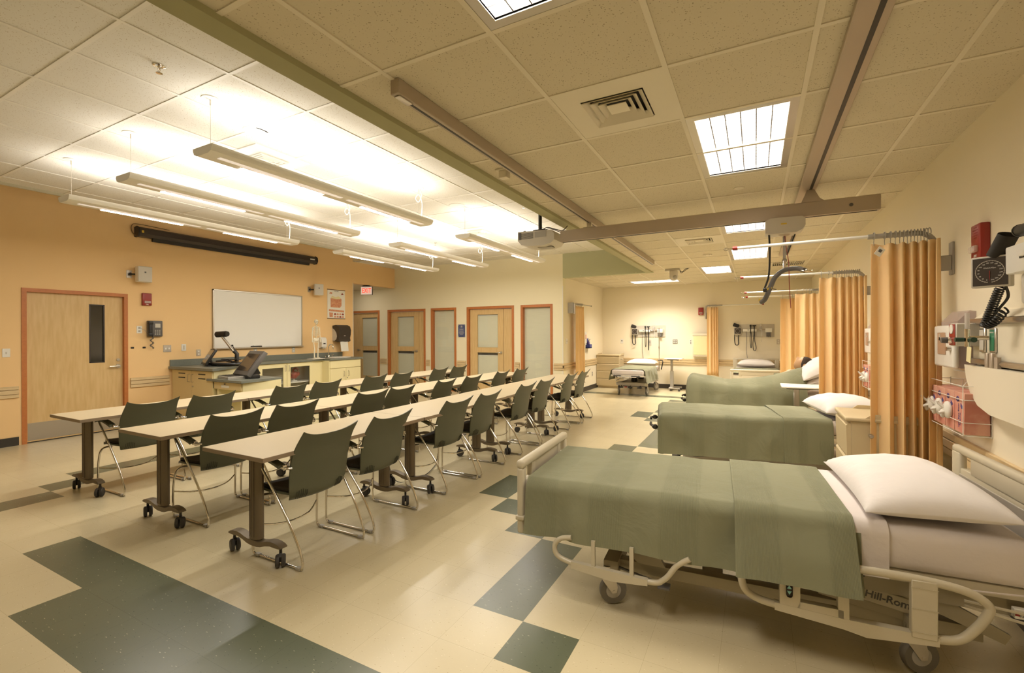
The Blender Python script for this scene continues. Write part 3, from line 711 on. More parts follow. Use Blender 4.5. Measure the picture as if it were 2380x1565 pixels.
t = thing('lift_motor', 'putty coloured patient lift motor box hanging from the crossbar', 'patient lift', (.235, 4.80, 0))
m = MB(); m.prism([(-.15, 2.485), (-.11, 2.505), (.13, 2.50), (.155, 2.48), (.155, 2.42), (.13, 2.385), (.09, 2.365), (-.10, 2.365), (-.15, 2.375)], 'y', -.085, .085); obj('housing', m, 'grey_light', t)
m = MB(); m.box(-.03, .015, -.087, -.085, 2.44, 2.452); obj('badge', m, 'yellow', t)
m = MB(); m.lathe([(.05, 2.366), (.03, 2.352), (.01, 2.35)], seg=20); obj('strap_guide', m, 'alu', t)
m = MB(); m.box(-.1, .1, -.02, .02, 2.495, 2.516); obj('hanger', m, 'dark_grey', t)
m = MB(); m.box(-.012, .012, -.0015, .0015, 2.12, 2.36); obj('strap', m, 'grey', t)
m = MB(); m.cyl((0, 0, 2.13), (0, 0, 2.06), .014); m.tube(arc((0, 0, 2.13), .018, 0, PI*2, 12), .005, 6); obj('swivel_hook', m, 'chrome', t)
m = MB(); m.tube(smooth_path([(-.12, -.02, 2.37), (-.115, -.02, 2.2), (-.125, -.04, 2.0), (-.16, -.06, 1.88)], 6), .008, 8); m.box(-.172, -.14, -.075, -.045, 1.85, 1.885, bev=.004); obj('hand_control_cable', m, 'black', t)
m = MB(); m.tube(smooth_path([(0, -.01, 2.37), (.012, -.03, 2.25), (.03, -.04, 2.1), (.035, -.04, 1.9), (.045, -.04, 1.70)], 6), .003, 6); obj('pull_cord', m, 'red_dark', t)
m = MB(); m.tube(smooth_path([(.085, .03, 2.37), (.05, .02, 2.27), (.02, 0, 2.18)], 5), .006, 6); obj('cable', m, 'black', t)
m = MB(); m.tube(smooth_path([(.14, -.16, 2.015), (.09, -.08, 2.045), (0, 0, 2.045), (-.07, .0, 1.99), (-.105, .0, 1.915), (-.125, 0, 1.86), (-.155, .02, 1.79), (-.185, .05, 1.765)], 6), .021, 12); obj('spreader_bar', m, 'dark_grey', t)
m = MB(); m.ball((.155, -.18, 2.01), (.016, .016, .016), 10); m.tube([(.11, -.14, 2.02), (.13, -.2, 2.005), (.19, -.18, 2.0), (.2, -.14, 2.02)], .004, 6); obj('loop_hook', m, 'chrome', t)
m = MB(); m.box(-.15, -.10, -.02, .02, 1.875, 1.892, rot=(0, -.4, 0)); obj('clip', m, 'yellow', t); m = MB(); m.tube([(-.185, .05, 1.765), (-.2, .05, 1.78), (-.198, .05, 1.80)], .006, 6); obj('clip', m, 'yellow', t)
m = MB(); m.tube([(-.15, -.03, 1.875), (-.16, .02, 1.895), (-.12, .03, 1.90), (-.09, 0, 1.88), (-.06, -.03, 1.87)], .004, 6); obj('loop_hook', m, 'chrome', t)

# ================================================================ PROJECTOR
t = thing('projector', 'putty coloured projector on a black pole beside the green beam', 'projector', (-2.2, 4.87, 0))
m = MB(); m.cyl((0, 0, 2.68), (0, 0, ZH), .021, seg=14); m.cyl((0, 0, ZH-.01), (0, 0, ZH), .07); obj('pole', m, 'black', t)
m = MB(); m.box(-.07, .07, -.05, .05, 2.655, 2.685, bev=.006); obj('mount', m, 'black', t)
m = MB(); m.prism([(-.215, 2.655), (.20, 2.64), (.235, 2.60), (.235, 2.53), (.20, 2.495), (.10, 2.475), (-.08, 2.48), (-.17, 2.50), (-.215, 2.55)], 'y', -.15, .15); obj('body', m, 'grey_light', t)
m = MB()
for k in range(7): m.box(-.20, -.02, -.153, -.15, 2.565+.01*k, 2.569+.01*k)
m.box(-.205, -.17, -.154, -.15, 2.56, 2.64); obj('vent', m, 'dark_grey', t)
m = MB(); m.box(.0, .14, -.153, -.15, 2.57, 2.635); obj('vent', m, 'grey', t)
m = MB(); m.box(-.01, .16, -.05, .06, 2.470, 2.478); obj('lamp_door', m, 'grey', t)
m = MB(); m.box(.02, .12, -.13, -.12, 2.65, 2.66); m.ball((-.16, -.08, 2.665), (.02, .02, .012), 10); obj('focus_ring', m, 'dark_grey', t)
m = MB(); m.tube(smooth_path([(.02, .0, 2.68), (.1, -.02, 2.70), (.2, 0, 2.67), (.26, .04, 2.66), (.3, .1, 2.72)], 6), .005, 6); m.tube(smooth_path([(.04, .02, 2.68), (.12, .02, 2.69), (.24, .04, 2.64)], 6), .004, 6); obj('cables', m, 'black', t)

# ================================================================ LEFT WALL: screen, board, speakers, phone ...
t = thing('projection_screen', 'rolled-up black projection screen case mounted high on the orange wall', 'projection screen', (XL+.004, 0, 0))
m = MB(); m.prism([(.0, 3.21), (.07, 3.23), (.13, 3.20), (.14, 3.12), (.11, 3.075), (.03, 3.07), (0, 3.08)], 'y', 3.72, 7.08)
m.v = [(v[0], v[1], v[2]) for v in m.v]; obj('case', m, 'brown_dark', t)
m = MB(); m.prism([(.04, 3.075), (.10, 3.075), (.09, 3.02), (.05, 3.02)], 'y', 3.92, 6.92); obj('screen_roll_bar', m, 'black_matte', t)
m = MB(); m.prism([(.0, 3.22), (.08, 3.24), (.14, 3.205), (.15, 3.12), (.115, 3.065), (.03, 3.06), (0, 3.07)], 'y', 7.08, 7.10); obj('end_cap', m, 'black', t)
m = MB(); m.prism([(.0, 3.22), (.08, 3.24), (.14, 3.205), (.15, 3.12), (.115, 3.065), (.03, 3.06), (0, 3.07)], 'y', 3.70, 3.72); obj('end_cap', m, 'black', t)
m = MB(); m.box(.141, .143, 6.90, 7.02, 3.14, 3.165); obj('label_plate', m, 'white', t)
m = MB(); m.box(.141, .1425, 3.745, 3.775, 3.13, 3.17); obj('warning_sticker', m, 'yellow', t)
m = MB(); m.tube(smooth_path([(.05, 3.71, 3.08), (.03, 3.66, 3.14), (.02, 3.66, 3.24), (.02, 3.75, 3.28), (.01, 4.2, 3.27)], 6), .005, 6); obj('cable', m, 'dark_wood', t)

t = thing('whiteboard', 'large blank whiteboard with aluminium frame on the orange wall', 'whiteboard', (XL, 0, 0))
m = MB(); m.box(.0, .018, 4.92, 6.77, 1.24, 2.31); obj('board', m, 'whiteboard', t)
m = MB()
for a, b, c_, e in ((4.90, 4.925, 1.22, 2.33), (6.765, 6.79, 1.22, 2.33), (4.9, 6.79, 2.305, 2.33)): m.box(0, .026, a, b, c_, e, bev=.003, seg=1)
m.box(0, .06, 4.9, 6.79, 1.215, 1.24, bev=.004, seg=1); obj('frame', m, 'brushed', t)
t = thing('board_eraser', 'dark whiteboard eraser lying on the tray of the whiteboard', 'eraser', (XL+.04, 5.72, 1.24))
m = MB(); m.box(-.02, .02, -.11, .11, 0, .02, bev=.008); obj('pad', m, 'black_matte', t); m = MB(); m.box(-.018, .018, -.07, .1, .02, .034, bev=.006); obj('grip', m, 'white', t)

def wall_speaker(y, z, yaw, label):
    t = thing('wall_speaker', label, 'speaker', (XL, y, z), 0, 'wall speakers beside the whiteboard')
    m = MB(); m.box(0, .008, -.14-.035, -.14+.035, -.06, .06); obj('back_plate', m, 'brushed', t)
    m = MB(); m.tube([(.0, -.14, 0), (.05, -.12, 0), (.1, -.02, 0)], .012, 8); m.ball((.035, -.135, 0), .024, 12); obj('ball_mount', m, 'black', t)
    R = T(.14, 0, 0) @ RZ(yaw)
    m = MB(); m.box(-.07, .065, -.095, .095, -.125, .125, bev=.012); m.xf(R); obj('cabinet', m, 'white', t)
    m = MB(); m.box(.065, .07, -.088, .088, -.118, .118, bev=.002, seg=1); m.xf(R); obj('grille', m, 'grey_light', t)
    m = MB(); m.box(.07, .072, -.012, .012, .02, .042); m.xf(R); obj('badge', m, 'dark_grey', t)
wall_speaker(3.77, 2.46, -.1, 'white wall speaker above the red alarm beside the left door')
wall_speaker(7.12, 2.49, -.5, 'white wall speaker angled on a bracket between whiteboard and skin chart')

def alarm(loc, rz, label, sc=1):
    t = thing('fire_alarm', label, 'fire alarm', loc, rz, 'red fire alarm strobes')
    m = MB(); m.box(-.065*sc, .065*sc, -.045, 0, -.10*sc, .10*sc, bev=.008); obj('body', m, 'red', t)
    m = MB(); m.box(-.045*sc, .045*sc, -.065, -.044, -.065*sc, -.025*sc, bev=.008); obj('strobe_lens', m, 'clear', t)
    m = MB()
    for i in range(5):
        for j in range(5):
            if (i-2)**2+(j-2)**2 < 6: m.cyl((-.03+.015*i, -.046, .02+.015*j), (-.03+.015*i, -.0445, .02+.015*j), .004, seg=6)
    obj('speaker_holes', m, 'red_dark', t)
    text('lettering', 'FIRE', .022*sc, 'white', t, T(0, -.0455, -.085*sc) @ RX(PI/2))
alarm((XL, 3.86, 2.07), PI/2, 'red fire alarm strobe on the orange wall beside the left door frame')
alarm((-1.24, YB, 2.04), 0, 'red fire alarm strobe on the back wall beside the middle curtain', .95)
alarm((XR, 3.63, 2.01), -PI/2, 'red fire alarm strobe on the right wall above the blood pressure gauge')

t = thing('wall_phone', 'dark grey wall telephone with keypad and coiled handset cord', 'telephone', (XL, 3.965, 1.59))
m = MB(); m.box(0, .055, -.10, .11, -.13, .13, bev=.01); obj('body', m, 'dark_grey', t)
m = MB(); m.box(.05, .095, -.105, -.05, -.125, .12, bev=.016, seg=3); m.box(.05, .11, -.11, -.045, -.125, -.07, bev=.014); m.box(.05, .11, -.11, -.045, .07, .125, bev=.014); obj('handset', m, 'black', t)
m = MB(); m.box(.055, .058, .0, .075, .02, .085); obj('display', m, 'grey_light', t)
m = MB()
for i in range(3):
    for j in range(4): m.box(.055, .060, -.005+.03*i, .012+.03*i, -.035-.022*j, -.021-.022*j)
obj('keypad', m, 'grey', t)
m = MB(); c_ = [(.06+.012*math.cos(k*.9), -.05+.02*math.sin(k*.16)+.012*math.sin(k*.9), -.13-.0021*k) for k in range(95)]; m.tube(c_, .004, 5); obj('coiled_cord', m, 'dark_grey', t)
def plate(loc, axis, w_, h, label, holes, matn='white', hm='dark_grey', cat='wall outlet', nm='wall_outlet', grp=None):
    rz = {'x+': PI/2, 'y-': 0, 'x-': -PI/2}[axis]
    t = thing(nm, label, cat, loc, rz, grp)
    m = MB(); m.box(-w_/2, w_/2, -.006, 0, -h/2, h/2, bev=.002, seg=1); obj('cover_plate', m, matn, t)
    for x, z, a, b in holes:
        m = MB(); m.box(x-a/2, x+a/2, -.010, -.004, z-b/2, z+b/2, bev=.001, seg=1); obj('socket' if 'outlet' in nm else 'switch', m, hm, t)
    return t
H2 = [(0, .026, .028, .024), (0, -.026, .028, .024)]
plate((XL, 3.765, 1.575), 'x+', .075, .118, 'white wall jack plate left of the telephone', H2, hm='grey')
m = MB(); m.tube(smooth_path([(XL+.012, 3.775, 1.60), (XL+.03, 3.83, 1.56), (XL+.02, 3.90, 1.50)], 6), .0025, 5); tag(obj('phone_line', m, 'grey'), 'thin grey line from the wall jack to the telephone', 'cable')
plate((XL, 2.265, 1.255), 'x+', .075, .115, 'white light switch left of the wood door, at the picture edge', [(0, 0, .012, .026)], hm='grey_light', nm='light_switch', cat='light switch')
plate((XL, 4.165, 1.255), 'x+', .12, .115, 'steel two-gang outlet plate left of the counter', [(-.025, 0, .024, .03), (.025, 0, .024, .03)], 'brushed', 'white')
plate((XL, 4.42, 1.265), 'x+', .075, .12, 'white switch plate on the orange wall above the counter splashback', [(0, 0, .024, .07)], nm='light_switch', cat='light switch', hm='grey_light')
plate((XL, 4.66, 1.165), 'x+', .075, .115, 'steel socket plate above the counter, left of the monitor', H2, 'brushed', 'white')
plate((XL, 5.72, 1.145), 'x+', .075, .115, 'socket plate under the whiteboard eraser', H2, 'grey_light', 'white')
plate((XL, 6.58, 1.155), 'x+', .075, .115, 'socket plate under the right end of the whiteboard', H2, 'grey_light', 'white')
for y, lb in ((3.67, 'left'), (3.83, 'right')):
    m = MB(); m.box(XL, XL+.012, y-.02, y+.02, 1.27, 1.295, bev=.002, seg=1); tag(obj('wall_hook', m, 'black'), 'small black stud on the orange wall below the telephone, %s one' % lb, 'hook')

t = thing('skin_chart', 'anatomy wall chart of the skin on the orange wall', 'poster', (XL, 7.735, 2.20))
m = MB(); m.box(.003, .006, -.26, .26, -.34, .34); obj('sheet', m, 'paper', t)
for z in (-.34, .34): m = MB(); m.box(.0, .012, -.265, .265, z-.009, z+.009, bev=.002, seg=1); obj('hanging_rail', m, 'dark_wood', t)
def art(poly, mt, lift=0): m = MB(); m.prism(poly, 'x', .006, .0075+lift); obj('illustration', m, mt, t)
art([(-.17, .13), (-.12, .19), (-.02, .16), (.06, .19), (.13, .15), (.155, .12), (.15, -.03), (.10, -.08), (-.17, -.075)], 'flesh_pink')
art([(-.17, .135), (-.12, .195), (-.02, .165), (.06, .195), (.13, .155), (.12, .13), (0, .125)], 'sticky', .001)
art([(-.22, -.125), (.23, -.14), (.23, -.185), (-.22, -.17)], 'flesh_pink')
art([(-.21, -.2), (-.10, -.205), (-.11, -.31), (-.2, -.31)], 'flesh_pink')
for i in range(4):
    for j in range(2):
        y = -.04+.078*i; z = -.235-.062*j; art([(y-.03, z-.02), (y+.03, z-.02), (y+.026, z+.015), (y, z+.025), (y-.026, z+.015)], 'organ_red' if (i+j) % 3 == 0 else 'flesh_pink')
art([(-.21, .245), (-.17, .285), (-.12, .27), (-.13, .24)], 'flesh_pink'); art([(.14, .23), (.17, .285), (.22, .24)], 'organ_red')
text('lettering', 'THE SKIN', .03, 'dark_grey', t, face_px(.0065, 0, .308))

t = thing('paper_towel_dispenser', 'dark plastic paper towel dispenser with a towel hanging out, above the sink', 'paper towel dispenser', (XL, 7.79, 1.50))
m = MB(); m.prism([(.0, .19), (.12, .205), (.20, .17), (.235, .08), (.225, -.02), (.20, -.10), (.215, -.17), (.16, -.20), (.0, -.16)], 'y', -.17, .18)
obj('cover', m, 'brown_dark', t, sharp=50)
m = MB(); m.prism([(.0, .13), (.06, .10), (.13, .02), (.15, -.06), (.13, -.13), (.07, -.17), (.0, -.16)], 'y', -.175, -.168); obj('side_panel', m, 'grey_light', t)
m = MB(); m.surf([[(.17+.02*math.sin(j*1.1)*.3+.004*i, -.09+.22*j/6+.012*(i/5), -.19-.23*i/5) for j in range(7)] for i in range(6)]); m.surf([[(.173+.02*math.sin(j*1.1)*.3+.004*i, -.09+.22*j/6+.012*(i/5), -.19-.23*i/5) for j in range(7)] for i in range(6)]); obj('towel', m, 'paper', t)
m = MB(); m.box(.215, .218, -.02, .03, -.06, -.045); obj('badge', m, 'grey_light', t)
t = thing('soap_dispenser', 'white wall soap dispenser behind the skeleton model', 'soap dispenser', (XL, 7.30, 1.29))
m = MB(); m.prism([(0, .13), (.07, .12), (.10, .08), (.11, -.02), (.10, -.09), (.02, -.12), (0, -.12)], 'y', -.07, .07); obj('body', m, 'white', t)
m = MB(); m.box(.105, .112, -.03, .03, -.03, -.005); obj('window', m, 'black', t)
m = MB(); m.box(.03, .11, -.05, .05, -.13, -.10, bev=.01); obj('push_bar', m, 'grey_light', t)

# ================================================================ CABINETS
CT = .95
g = 'counters on the orange wall'
m = MB(); m.prism([(XL+.001, 4.18), (-7.53, 4.18), (-7.98, 4.98), (-8.36, 5.25), (-8.36, 6.98), (-8.16, 6.98), (-8.16, 7.93), (XL+.001, 7.93)], 'z', CT-.04, CT)
w_ = thing('worktop', 'long dark grey worktop along the orange wall, with splashback', 'worktop', (0, 0, 0)); obj('slab', m, 'counter_grey', w_)
m = MB(); m.box(XL+.001, XL+.022, 4.20, 7.90, CT, CT+.11, bev=.002, seg=1); obj('splashback', m, 'counter_grey', w_)
# media cabinet (doors face the near side)
t = thing('media_cabinet', 'pale yellow media cabinet with slotted doors under the left worktop end', 'cabinet', (0, 0, 0))
m = MB(); m.prism([(XL+.01, 4.24), (-7.60, 4.24), (-8.02, 5.0), (-8.40, 5.25), (XL+.01, 5.25)], 'z', .0, CT-.04); obj('carcass', m, 'cab_yellow', t)
for k, (a, b) in enumerate(((-8.79, -8.21), (-8.205, -7.615))):
    m = MB(); m.box(a, b, 4.22, 4.24, .1, CT-.055, bev=.002, seg=1); dd = obj('door', m, 'cab_tan', t)
    for z in (.845, .775):
        m = MB(); m.box((a+b)/2-.09, (a+b)/2+.11, 4.216, 4.222, z-.009, z+.009, bev=.003, seg=1); obj('vent_slot', m, 'black', dd)
    hx = b-.05 if k == 0 else a+.05
    m = MB(); m.tube([(hx, 4.22, .84), (hx, 4.19, .835), (hx, 4.19, .715), (hx, 4.22, .71)], .005, 6); obj('handle', m, 'brushed', dd)
m = MB(); m.cyl((-8.16, 4.21, .64), (-8.16, 4.225, .64), .012); obj('lock', m, 'brushed', t)
# glass fronted cabinet
t = thing('glass_cabinet', 'pale yellow cabinet with two glass doors showing models inside', 'cabinet', (0, 0, 0))
m = MB(); x1 = -8.41
m.box(XL+.01, XL+.03, 5.28, 6.96, 0, CT-.04); m.box(XL+.01, x1-.02, 5.26, 5.28, 0, CT-.04); m.box(XL+.01, x1-.02, 6.96, 6.979, 0, CT-.04); m.box(XL+.03, x1-.02, 5.28, 6.96, .08, .1); m.box(XL+.03, x1-.02, 5.28, 6.96, CT-.06, CT-.04); m.box(x1-.02, x1, 5.26, 5.50, 0, CT-.04); m.box(x1-.02, x1, 6.72, 6.979, 0, CT-.04); m.box(x1-.02, x1, 5.50, 6.72, 0, .1); m.box(x1-.02, x1, 5.5, 6.72, CT-.05, CT-.04); obj('carcass', m, 'cab_yellow', t)
m = MB(); m.box(XL+.04, x1-.03, 5.28, 6.95, .48, .50); obj('shelf', m, 'white', t)
m = MB(); m.box(XL+.031, XL+.035, 5.29, 6.94, .1, CT-.06); obj('back_panel', m, 'grey_light', t)
for k, (a, b) in enumerate(((5.50, 6.10), (6.11, 6.72))):
    m = MB(); x = x1
    for p, q, r, s_ in ((a, a+.075, .1, CT-.05), (b-.075, b, .1, CT-.05), (a+.075, b-.075, .1, .18), (a+.075, b-.075, CT-.13, CT-.05)): m.box(x, x+.02, p, q, r, s_)
    dd = obj('door', m, 'cab_yellow', t)
    m = MB(); m.box(x+.006, x+.01, a+.07, b-.07, .17, CT-.12); obj('pane', m, 'glass', dd)
    hy = b-.035 if k == 0 else a+.035
    m = MB(); m.tube([(x+.02, hy, .86), (x+.045, hy, .855), (x+.045, hy, .745), (x+.02, hy, .74)], .005, 6); obj('handle', m, 'brushed', dd)
t = thing('anatomy_model', 'red anatomical organ model on the shelf of the glass cabinet', 'anatomy model', (-8.60, 6.42, .50))
m = MB(); m.lathe([(.06, 0), (.06, .02), (.01, .025), (.01, .06)], seg=20); obj('stand', m, 'white', t)
m = MB(); m.ball((0, 0, .13), (.07, .085, .08), 14); m.ball((.01, .07, .15), (.05, .055, .05), 12); m.tube(smooth_path([(0, -.03, .18), (0, -.01, .25), (0, .06, .27), (0, .10, .22)], 5), .018, 8); m.tube([(0, -.06, .1), (.02, -.13, .07)], .02, 8); obj('organ', m, 'organ_red', t)
t = thing('anatomy_model', 'small orange anatomical model at the left edge inside the glass cabinet', 'anatomy model', (-8.6, 5.62, .50))
m = MB(); m.lathe([(.04, 0), (.04, .015), (.01, .02), (.01, .05)], seg=16); obj('stand', m, 'white', t)
m = MB(); m.ball((0, 0, .11), (.05, .04, .07), 12); m.ball((0, .02, .17), (.03, .03, .04), 10); obj('organ', m, 'desktray', t)
t = thing('storage_bin', 'clear storage bin on the bottom of the glass cabinet', 'box', (-8.6, 5.85, .10))
m = MB(); m.box(-.12, .12, -.15, .15, 0, .15, bev=.01); obj('bin', m, 'grey_light', t); m = MB(); m.box(-.125, .125, -.155, .155, .15, .17, bev=.004); obj('lid', m, 'white', t)
# sink cabinet
t = thing('sink_cabinet', 'pale yellow sink cabinet at the right end of the worktop', 'cabinet', (0, 0, 0))
m = MB(); m.box(XL+.01, -8.20, 6.98, 7.88, 0, CT-.04); obj('carcass', m, 'cab_yellow', t)
m = MB(); m.box(-8.20, -8.18, 7.0, 7.87, .735, CT-.05, bev=.002, seg=1); obj('false_drawer', m, 'cab_yellow', t)
for k, (a, b) in enumerate(((7.0, 7.43), (7.44, 7.87))):
    m = MB(); m.box(-8.20, -8.18, a, b, .09, .725, bev=.002, seg=1); dd = obj('door', m, 'cab_yellow', t)
    hy = b-.06 if k == 0 else a+.06
    m = MB(); m.tube([(-8.18, hy, .66), (-8.155, hy, .655), (-8.155, hy, .545), (-8.18, hy, .54)], .005, 6); obj('handle', m, 'brushed', dd)
m = MB(); m.cyl((-8.18, 7.47, .5), (-8.175, 7.47, .5), .01); obj('lock', m, 'dark_grey', t)
t = thing('sink', 'white oval drop-in sink in the worktop under the towel dispenser', 'sink', (-8.46, 7.50, CT))
m = MB(); pr = [(.23, 0), (.235, .012), (.22, .016), (.20, .010), (.17, .002), (.05, .001)]; m.lathe(pr, seg=32); m.xf(Matrix.Diagonal((.85, 1.25, 1, 1))); obj('basin', m, 'white_gloss', t)
t = thing('faucet', 'chrome gooseneck tap behind the oval sink', 'tap', (-8.70, 7.40, CT+.012))
m = MB(); m.lathe([(.025, 0), (.02, .02), (.012, .04)], seg=16); m.tube([(0, 0, .02), (0, 0, .22)]+arc((.075, 0, .22), .075, PI, 0, 10)+[(.15, 0, .18)], .011, 10); obj('spout', m, 'chrome', t)
m = MB(); m.tube([(0, -.09, 0), (0, -.09, .04), (.05, -.1, .05)], .008, 8); m.tube([(0, .09, 0), (0, .09, .04), (.05, .1, .05)], .008, 8); obj('handles', m, 'chrome', t)
# teacher desk
t = thing('teaching_desk', 'lower pale yellow desk unit in front of the media cabinet with grey top', 'desk', (0, 0, 0))
DZ = .785
m = MB(); m.prism([(-7.74, 4.20), (-6.82, 4.20), (-6.90, 4.93), (-7.90, 4.93)], 'z', DZ-.035, DZ); obj('desk_top', m, 'counter_grey', t)
m = MB(); m.box(-7.70, -6.88, 4.26, 4.9, DZ-.16, DZ-.035); m.box(-6.93, -6.88, 4.26, 4.9, 0, DZ-.16); m.box(-7.55, -7.5, 4.26, 4.9, 0, DZ-.16); obj('carcass', m, 'cab_yellow', t)
m = MB(); m.box(-7.68, -6.90, 4.24, 4.26, DZ-.155, DZ-.045, bev=.002, seg=1); dd = obj('drawer', m, 'cab_tan', t)
m = MB(); m.box(-7.40, -7.20, 4.236, 4.24, DZ-.125, DZ-.09); obj('label', m, 'paper', dd); m = MB(); m.cyl((-7.30, 4.225, DZ-.07), (-7.3, 4.24, DZ-.07), .01); obj('lock', m, 'dark_grey', dd)
t = thing('laptop', 'dark open tablet computer and keyboard on the lower desk', 'computer', (-7.38, 4.52, DZ), -.2); t.scale = (1.28, 1.28, 1.28)
m = MB(); m.box(-.20, .16, -.19, .02, .012, .035, bev=.006); m.box(-.2, .16, -.19, .02, .0, .012, bev=.003); obj('keyboard_base', m, 'grey', t)
m = MB()
for j in range(5): m.box(-.18, .14, -.175+.034*j, -.15+.034*j, .035, .039)
obj('keys', m, 'black', t)
R = T(.05, .0, .03) @ RX(-.62)
m = MB(); m.box(-.22, .22, -.03, .03, .0, .36, bev=.01); m.xf(R); sc_ = obj('monitor', m, 'dark_grey', t)
m = MB(); m.box(-.175, .175, -.034, -.03, .06, .31); m.xf(R); obj('screen', m, 'screen', t)
m = MB(); m.box(-.24, -.1, .0, .1, 0, .05, bev=.01); m.box(.1, .26, .0, .14, 0, .05, bev=.01); m.box(-.06, .06, .05, .2, 0, .15, rot=(.5, 0, 0)); obj('stand', m, 'black', t)
t = thing('touch_panel', 'small tilted touch screen monitor at the left end of the worktop', 'monitor', (-8.33, 4.48, CT), -.35); t.scale = (1.25, 1.25, 1.25)
R = T(0, 0, .02) @ RX(-.55)
m = MB(); m.box(-.17, .17, -.015, .015, 0, .24, bev=.006); m.xf(R); obj('case', m, 'black', t)
m = MB(); m.box(-.145, .145, -.018, -.015, .025, .22); m.xf(R); obj('screen', m, 'screen', t)
m = MB(); m.box(-.08, .08, .02, .14, 0, .02, bev=.005); m.tube([(0, .1, .02), (0, .07, .12)], .015, 8); obj('stand', m, 'black', t)
t = thing('document_camera', 'document camera with black head on a silver arm on the worktop', 'document camera', (-8.12, 4.72, CT), .1)
m = MB(); m.lathe([(.30, .02), (.33, .035), (.32, .055), (.28, .06)], seg=32); m.xf(Matrix.Diagonal((1.05, .62, 1, 1))); obj('base', m, 'black', t)
m = MB(); m.box(-.2, .16, -.12, .12, .061, .066, bev=.002, seg=1); obj('stage', m, 'desktray', t)
m = MB(); m.box(-.14, .26, .02, .10, .10, .115, bev=.005); m.tube([(.1, .1, .06), (.0, .0, .09), (-.12, -.08, .075)], .016, 8); m.tube([(.12, -.02, .1), (.26, -.05, .07)], .016, 8); obj('lamp_arms', m, 'black', t)
m = MB(); m.tube([(.12, .12, .05), (.13, .12, .20), (.09, .10, .25)], .035, 10); obj('arm_joint', m, 'black', t)
m = MB(); m.tube([(.10, .10, .22), (-.13, .04, .50)], .022, 12); obj('arm', m, 'brushed', t)
m = MB(); m.cyl((-.24, .02, .54), (-.06, .06, .55), .052, seg=20); m.cyl((-.06, .06, .55), (-.03, .065, .55), .045, seg=20); obj('head', m, 'black', t)
t = thing('gooseneck_microphone', 'thin black gooseneck microphone on the worktop beside the document camera', 'microphone', (-7.98, 4.86, CT))
m = MB(); m.cyl((0, 0, 0), (0, 0, .02), .03); obj('base', m, 'black', t)
m = MB(); m.tube(smooth_path([(0, 0, .02), (-.02, 0, .12), (-.09, 0, .26), (-.16, 0, .34)], 6), .0065, 6); obj('neck', m, 'black', t)
m = MB(); m.ball((-.17, 0, .345), (.026, .014, .016), 10); obj('capsule', m, 'black_matte', t)
t = thing('letter_tray', 'orange-brown wooden paper tray on the worktop behind the document camera', 'tray', (-8.35, 5.12, CT))
m = MB(); m.box(-.16, .16, -.17, .17, 0, .012); m.box(-.16, .16, .158, .17, 0, .08); m.box(-.16, -.148, -.17, .17, 0, .07); m.box(.148, .16, -.17, .17, 0, .07); obj('tray', m, 'desktray', t)
m = MB(); m.box(-.14, .14, -.15, .15, .012, .02); obj('papers', m, 'paper', t)
# skeleton model
t = thing('skeleton_model', 'small standing plastic skeleton on a white base on the worktop', 'skeleton model', (-8.42, 6.83, CT), PI/2)
m = MB(); m.box(-.16, .16, -.10, .10, 0, .012, bev=.005); obj('base', m, 'white', t)
m = MB(); H = .86
m.ball((0, -.005, .815), (.038, .048, .046), 14); m.ball((0, -.022, .772), (.024, .026, .022), 10); obj('skull', m, 'bone', t)
m = MB()
for x in (-.014, .014): m.ball((x, -.047, .806), (.009, .005, .010), 8)
m.box(-.012, .012, -.049, -.044, .763, .768); obj('eye_sockets', m, 'dark_wood', t)
m = MB()
for k in range(22): m.box(-.010, .010, -.008, .012, .44+.0145*k, .451+.0145*k, bev=.003, seg=1)
obj('spine', m, 'bone', t)
m = MB()
for k in range(9):
    z = .685-.021*k; r = .062+.012*math.sin(k/8*PI*.8)
    m.tube([(r*math.cos(a), .018-.045*math.sin(a)*1.0+(-.0), z-.02*math.sin(a)) for a in [(-.35+1.7*i/10*PI*.55) for i in range(11)]], .0042, 5)
    m.tube([(-r*math.cos(a), .018-.045*math.sin(a), z-.02*math.sin(a)) for a in [(-.35+1.7*i/10*PI*.55) for i in range(11)]], .0042, 5)
m.box(-.010, .010, -.036, -.028, .55, .68, bev=.003, seg=1); obj('rib_cage', m, 'bone', t)
m = MB()
for s_ in (-1, 1):
    m.tube([(s_*.005, -.02, .695), (s_*.05, -.015, .70), (s_*.085, .0, .69)], .006, 6)
    m.prism([(s_*.03, .69), (s_*.075, .69), (s_*.05, .61)], 'y', .022, .028)
obj('shoulder_girdle', m, 'bone', t)
m = MB()
m.lathe([(.052, .0), (.062, .03), (.05, .055), (.035, .06)], c=(0, .0, .39), seg=16); m.xf(Matrix.Diagonal((1.15, .6, 1, 1)))
for s_ in (-1, 1): m.ball((s_*.045, 0, .43), (.032, .018, .035), 10); m.tube([(s_*.03, 0, .39), (s_*.02, -.01, .36), (0, -.015, .37)], .007, 6)
obj('pelvis', m, 'bone', t)
